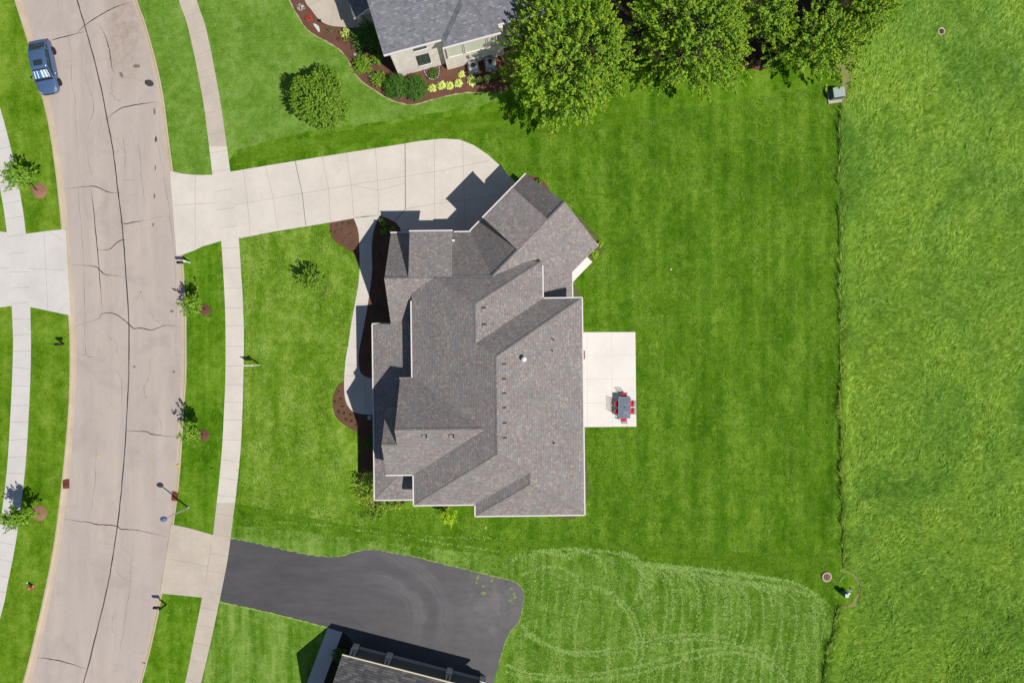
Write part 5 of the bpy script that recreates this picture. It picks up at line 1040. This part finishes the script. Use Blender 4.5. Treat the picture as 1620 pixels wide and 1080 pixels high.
# fire hydrant
X, Y = P(52, 926.5); hy = empty('fire_hydrant', (X, Y, 0), 0, 'small faded red fire hydrant on the lower left verge', 'fire hydrant')
q = MB(); q.lathe([(.15, 0), (.15, .05), (.10, .07), (.095, .5), (.125, .52), (.125, .56), (.10, .6), (.05, .68), (.03, .72)], n=16); q.build('barrel', M['pink'], hy)
q = MB(); q.cyl((-.19, 0, .42), (.19, 0, .42), .05, n=10); q.cyl((0, -.2, .40), (0, 0, .40), .065, n=10); q.cyl((0, 0, .7), (0, 0, .77), .025, n=5); q.build('outlet', M['red'], hy)
X, Y = P(43.3, 921); q = MB(); q.lathe([(.07, 0), (.07, .03), (.05, .05)], (0, 0, 0), 12); tag(q.build('valve_cap', M['white'], loc=(X, Y, 0)), 'small white valve cap in the grass beside the red hydrant', 'valve cap')
# drains in the kerbs
for i, (x, y, a, lb) in enumerate([(104.5, 765.5, 2, 'rusty storm drain grate set in the left kerb'), (277, 785, -6, 'rusty storm drain grate set in the right kerb under the lamp shadow')]):
    X, Y = P(x, y); o = empty('drain_grate', (X, Y, -.03), R(a), lb, 'drain', 'kerb drains'); q = MB(); q.box((0, 0, .03), (.56, .76, .05)); q.build('frame', M['rust'], o)
    q = MB(); [q.box((-.2 + .08 * k, 0, .06), (.03, .66, .015)) for k in range(6)]; q.box((0, 0, .062), (.5, .04, .02)); q.build('bars', mat('dark rust', (0.10, 0.035, 0.02), 0.9), o)
# manholes
def manhole(px_, py_, r, label, ringm, z=.0):
    X, Y = P(px_, py_); o = empty('manhole', (X, Y, z), 0, label, 'manhole', 'round drains in the grass'); q = MB(); q.lathe([(r, 0), (r, .10), (r * .97, .12), (r * .68, .12), (r * .66, .09), (.01, .09)], n=28); q.build('ring', ringm, o)
    q = MB(); q.lathe([(r * .64, .09), (r * .62, .105), (.01, .105)], n=24); g_ = q.build('grate', M['rust'], o); q = MB()
    for k in range(-3, 4):
        L = math.sqrt(max(0, (r * .58) ** 2 - (k * r * .16) ** 2))
        for s_ in (-1, 1): q.box((k * r * .16, s_ * L * .52, .112), (r * .10, L * .82, .008))
    q.build('slots', M['black'], g_); o.rotation_euler = (0, 0, R(70)); return o
manhole(1307.3, 911.7, .44, 'round concrete drain ring with dark grate at the corner of the mown lawn', mat('tan concrete ring', (0.50, 0.37, 0.27), .9))
manhole(1488.3, 50.5, .34, 'round rusty drain cover sunk in the tall meadow', M['conc_old'])
# transformer on pad
X, Y = P(1319.5, 153.5); tr = empty('transformer', (X, Y, 0), R(8), 'pale green utility transformer box on a concrete pad at the lawn corner', 'transformer')
q = MB(); q.box((0, 0, .05), (1.2, 1.12, .14)); q.build('pad', M['conc_old'], tr)
q = MB(); q.box((.04, .10, .50), (.98, .82, .78)); q.build('cabinet', M['util_side'], tr)
q = MB(); q.box((.04, .12, .92), (1.02, .84, .07), bev=.03); q.box((.04, -.12, .958), (1.02, .02, .008)); q.build('lid', M['util_green'], tr)
# utility posts at the other corner
X, Y = P(1332, 936); up_ = empty('utility_pedestal', (X, Y, 0), 0, 'green utility pedestal with pale cap inside the ring of dry grass', 'pedestal')
q = MB(); q.box((0, 0, .45), (.34, .34, .9), R(5), bev=.04); q.build('body', M['util_side'], up_); q = MB(); q.box((0, 0, .93), (.30, .30, .06), R(5)); q.build('cap', mat('pale blue plastic', (.45, .58, .60), .5), up_)
X, Y = P(1336, 934.8); q = MB(); q.cyl((0, 0, 0), (0, 0, .55), .12, n=16); q.lathe([(.13, .55), (.13, .6), (.04, .66)], n=16); tag(q.build('vent_post', M['white'], loc=(X + .1, Y, 0)), 'round white capped post touching the green utility pedestal', 'post')
X, Y = P(1345.5, 933); q = MB(); q.add([(-.13, -.1, 0), (.13, -.1, 0), (.13, .12, 0), (-.13, .12, 0), (.05, .14, .28), (.08, 0, .3)], [(0, 1, 5), (1, 2, 5), (2, 4, 5), (2, 3, 4), (3, 0, 4), (0, 5, 4)]); tag(q.build('ground_marker', M['white'], loc=(X, Y, 0)), 'small pointed white marker right of the utility pedestal', 'marker')
X, Y = P(1331, 914.5); q = MB(); q.tube([(-.22, -.34, .06), (.22, .34, .2)], .02, 6); tag(q.build('fallen_stake', mat('weathered stake', (.55, .58, .4), .8), loc=(X, Y, 0)), 'thin pale stake lying in the ring of trimmed grass', 'stake')
# AC units
def ac(px_, py_, ang, m, label):
    X, Y = P(px_, py_, .85); o = empty('air_conditioner', (X, Y, 0), ang, label, 'air conditioner', 'air conditioners by the brick wall'); q = MB(); q.box((0, 0, .05), (1.0, 1.0, .1)); q.build('pad', M['conc_old'], o)
    q = MB(); q.box((0, 0, .46), (.80, .86, .72), bev=.06); [q.box((0, 0, .2 + .1 * k), (.815, .875, .02), bev=.06) for k in range(5)]; b = q.build('casing', m, o)
    q = MB(); q.lathe([(.33, .83), (.36, .84), (.36, .86), (.33, .86)], n=28); [q.tube([(.34 * math.cos(a), .34 * math.sin(a), .87), (-.34 * math.cos(a), -.34 * math.sin(a), .87)], .007, 4) for a in [k * math.pi / 7 for k in range(7)]]; [q.lathe([(r_, .87), (r_ + .012, .875)], n=24) for r_ in (.1, .18, .26)]; q.build('grille', M['steel'], o)
    q = MB(); q.lathe([(.33, .825), (.01, .825)], n=24); q.build('fan_well', M['black'], o)
    q = MB(); [q.add([Vector((.05 * math.cos(a), .05 * math.sin(a), .835)), Vector((.3 * math.cos(a), .3 * math.sin(a), .83)), Vector((.3 * math.cos(a + .7), .3 * math.sin(a + .7), .85)), Vector((.05 * math.cos(a + .7), .05 * math.sin(a + .7), .842))], [(0, 1, 2, 3)]) for a in (0, 2.1, 4.2)]; q.lathe([(.09, .84), (.06, .868)], n=12); q.build('fan', M['lamp_metal'], o); return o
ac(748.5, 103.5, R(10), mat('light grey casing', (.50, .52, .58), .5), 'light grey air conditioner in the sun by the brick wall'); ac(775.5, 98, R(10), mat('grey casing', (.42, .46, .55), .5), 'grey air conditioner in the maple shade')
X, Y = P(501, 45); q = MB(); pts = [(-.30, .38), (-.05, .34), (.22, .12), (.30, -.30), (.18, -.36), (0, -.1), (-.2, .16)]; q.prism(pts, 0, .09); tag(q.build('stone', mat('pale flagstone', (.62, .60, .56), .9), loc=(X, Y, .01)), 'pale pointed flagstone in the curved bed', 'stone')
X, Y = P(562, 87); q = MB(); q.lathe([(.16, 0), (.17, .08), (.08, .2), (.02, .26)], n=9, smooth=False); tag(q.build('garden_rock', mat('white rock', (.7, .7, .68), .9), loc=(X, Y, .01)), 'small white rock above the bright green shrub', 'rock')
X, Y = P(585, 121); q = MB(); q.lathe([(.12, 0), (.13, .06), (.07, .13), (.02, .16)], n=7, smooth=False); tag(q.build('garden_rock', mat('cream rock', (.6, .57, .5), .9), loc=(X, Y, .01)), 'small cream rock left of the smaller bright green shrub', 'rock')
X, Y = P(508, 35.5); q = MB(); q.cyl((0, 0, 0), (0, 0, .35), .03, n=8); q.lathe([(.11, .33), (.11, .38), (.03, .45)], n=12); tag(q.build('path_light', M['black'], loc=(X, Y, 0)), 'small black path light at the rounded path end', 'path light')
X, Y = P(586, 660); q = MB(); q.lathe([(.12, 0), (.19, .1), (.2, .34), (.17, .42), (.02, .43)], n=16); tag(q.build('plant_pot', M['lamp_metal'], loc=(X, Y, .01)), 'round grey pot in the shade below the front path', 'pot')
# flags and litter in the grass
def flag(px_, py_, m, label):
    X, Y = P(px_, py_); o = empty('marker_flag', (X, Y, 0), 0, label, 'marker flag', 'survey flags in the grass'); q = MB(); q.cyl((0, 0, 0), (0, 0, .4), .008, n=5); q.build('wire', M['steel'], o); q = MB(); q.add([(0, 0, .4), (.2, .04, .39), (.19, .02, .28), (0, 0, .28), (0, .012, .4), (.2, .052, .39), (.19, .032, .28), (0, .012, .28)], [(0, 1, 2, 3), (7, 6, 5, 4)]); q.build('pennant', m, o)
flag(412, 807, M['orange'], 'orange marker flag nearest the right pavement'); flag(523, 820.5, M['orange'], 'orange marker flag between pavement and the large house corner'); flag(666, 874.5, M['orange'], 'orange marker flag just above the asphalt driveway'); flag(792, 869, M['orange'], 'orange marker flag right of the others near the asphalt end'); flag(336.5, 743, M['yellow'], 'yellow marker flag on the right verge')
for i, (x, y, r, lb) in enumerate([(1061, 426, .11, 'small pale stone alone on the back lawn'), (768, 834, .07, 'white ball lying under the bottom edge of the large house'), (401.5, 221.5, .12, 'tan stone left at the edge of the pale lawn'), (372, 228, .09, 'tiny tan stone by the pavement at the pale lawn edge')]):
    X, Y = P(x, y); q = MB(); q.lathe([(r * .8, 0), (r, r * .4), (r * .7, r * .9), (r * .1, r * 1.1)], n=9, smooth=(i == 1)); tag(q.build('ball' if i == 1 else 'pebble', M['white'] if i == 1 else M['mulch_tan'] if i else mat('pale stone', (.6, .5, .36), .9), loc=(X, Y, 0)), lb, 'ball' if i == 1 else 'stone')
X, Y = P(386.5, 515); q = MB(); q.lathe([(.06, 0), (.06, .04), (.01, .06)], n=10); tag(q.build('valve_cap', mat('teal cap', (.15, .4, .45), .5), loc=(X, Y, 0)), 'tiny teal cap at the lawn edge of the right pavement, middle', 'valve cap')
X, Y = P(320.5, 1074); q = MB(); q.lathe([(.06, 0), (.06, .04), (.01, .06)], n=10); tag(q.build('valve_cap', mat('blue cap', (.1, .35, .6), .5), loc=(X, Y, 0)), 'tiny blue cap beside the right pavement at the bottom edge', 'valve cap')

# patio table and chairs
TX, TY = P(987.6, 644.2, .74); TZ = .045
tb = empty('patio_table', (TX, TY, TZ), R(-.8), 'long blue grey slatted metal dining table on the white patio', 'table')
q = MB(); L, W = 1.86, 1.06
for s_ in (-1, 1): q.box((s_ * (W / 2 - .06), 0, .725), (.12, L, .03)); q.box((0, s_ * (L / 2 - .06), .725), (W - .24, .12, .03))
for k in range(9): q.box((-.36 + .09 * k, 0, .722), (.075, L - .24, .022))
q.box((0, 0, .705), (W - .1, .06, .02)); q.build('top', M['table'], tb)
q = MB(); q.lathe([(.045, .733), (.05, .738), (.02, .738)], n=14); q.build('umbrella_hole', M['black'], tb)
for sx in (-1, 1):
    for sy in (-1, 1): q = MB(); q.box((sx * .45, sy * .85, .355), (.055, .055, .71)); q.build('leg', M['table'], tb)
def chair_proto():
    c = empty('patio_chair', (0, 0, 0)); q = MB(); q.box((0, 0, .40), (.50, .50, .03)); q.build('seat', M['chair'], c)
    q = MB(); q.box((0, .0, .45), (.46, .46, .08), bev=.03); q.build('cushion', M['cushion'], c)
    for sx in (-1, 1):
        for sy in (-1, 1): q = MB(); q.cyl((sx * .24, sy * .23, 0), (sx * .24, sy * .22, .40), .016, n=7); q.build('leg', M['chair'], c)
        q = MB(); q.tube([(sx * .26, .22, .40), (sx * .26, .2, .64), (sx * .26, -.22, .64), (sx * .26, -.24, .42)], .016, 7); q.build('armrest', M['chair'], c)
    q = MB(); z0, z1, y0, y1 = .44, .94, -.25, -.37
    q.tube([(-.25, -.24, .40), (-.25, y1, z1 - .03), (-.1, y1 - .012, z1 + .02), (.1, y1 - .012, z1 + .02), (.25, y1, z1 - .03), (.25, -.24, .40)], .017, 7)
    for a, b in (((-.25, z0), (.25, z1)), ((.25, z0), (-.25, z1)), ((-.25, .69), (0, .55)), ((.25, .69), (0, .55)), ((-.25, .69), (0, .86)), ((.25, .69), (0, .86))): q.tube([(a[0], y0 + (y1 - y0) * (a[1] - z0) / .5, a[1]), (b[0], y0 + (y1 - y0) * (b[1] - z0) / .5, b[1])], .011, 5)
    q.tube([(-.25, -.27, .5), (.25, -.27, .5)], .012, 5); q.build('backrest', M['chair'], c); return c
proto = chair_proto(); used = [False]
for x, y, a, lb in [(976.9, 638.4, -90, 'red cushioned chair on the left long side of the patio table, upper one'), (976.9, 650.3, -90, 'red cushioned chair on the left long side of the patio table, lower one'), (998.2, 638, 90, 'red cushioned chair on the lawn side of the patio table, upper one'), (998.4, 649.6, 90, 'red cushioned chair on the lawn side of the patio table, lower one'),
                    (986.8, 627, 180, 'red cushioned chair at the top end of the patio table'), (986.6, 661.6, 0, 'red cushioned chair at the bottom end of the patio table')]:
    c = copy_tree(proto) if used[0] else proto; used[0] = True; X, Y = P(x, y, .45); c.location = (X, Y, TZ); c.rotation_euler = (0, 0, R(a)); tag(c, lb, 'chair', 'chairs round the patio table')
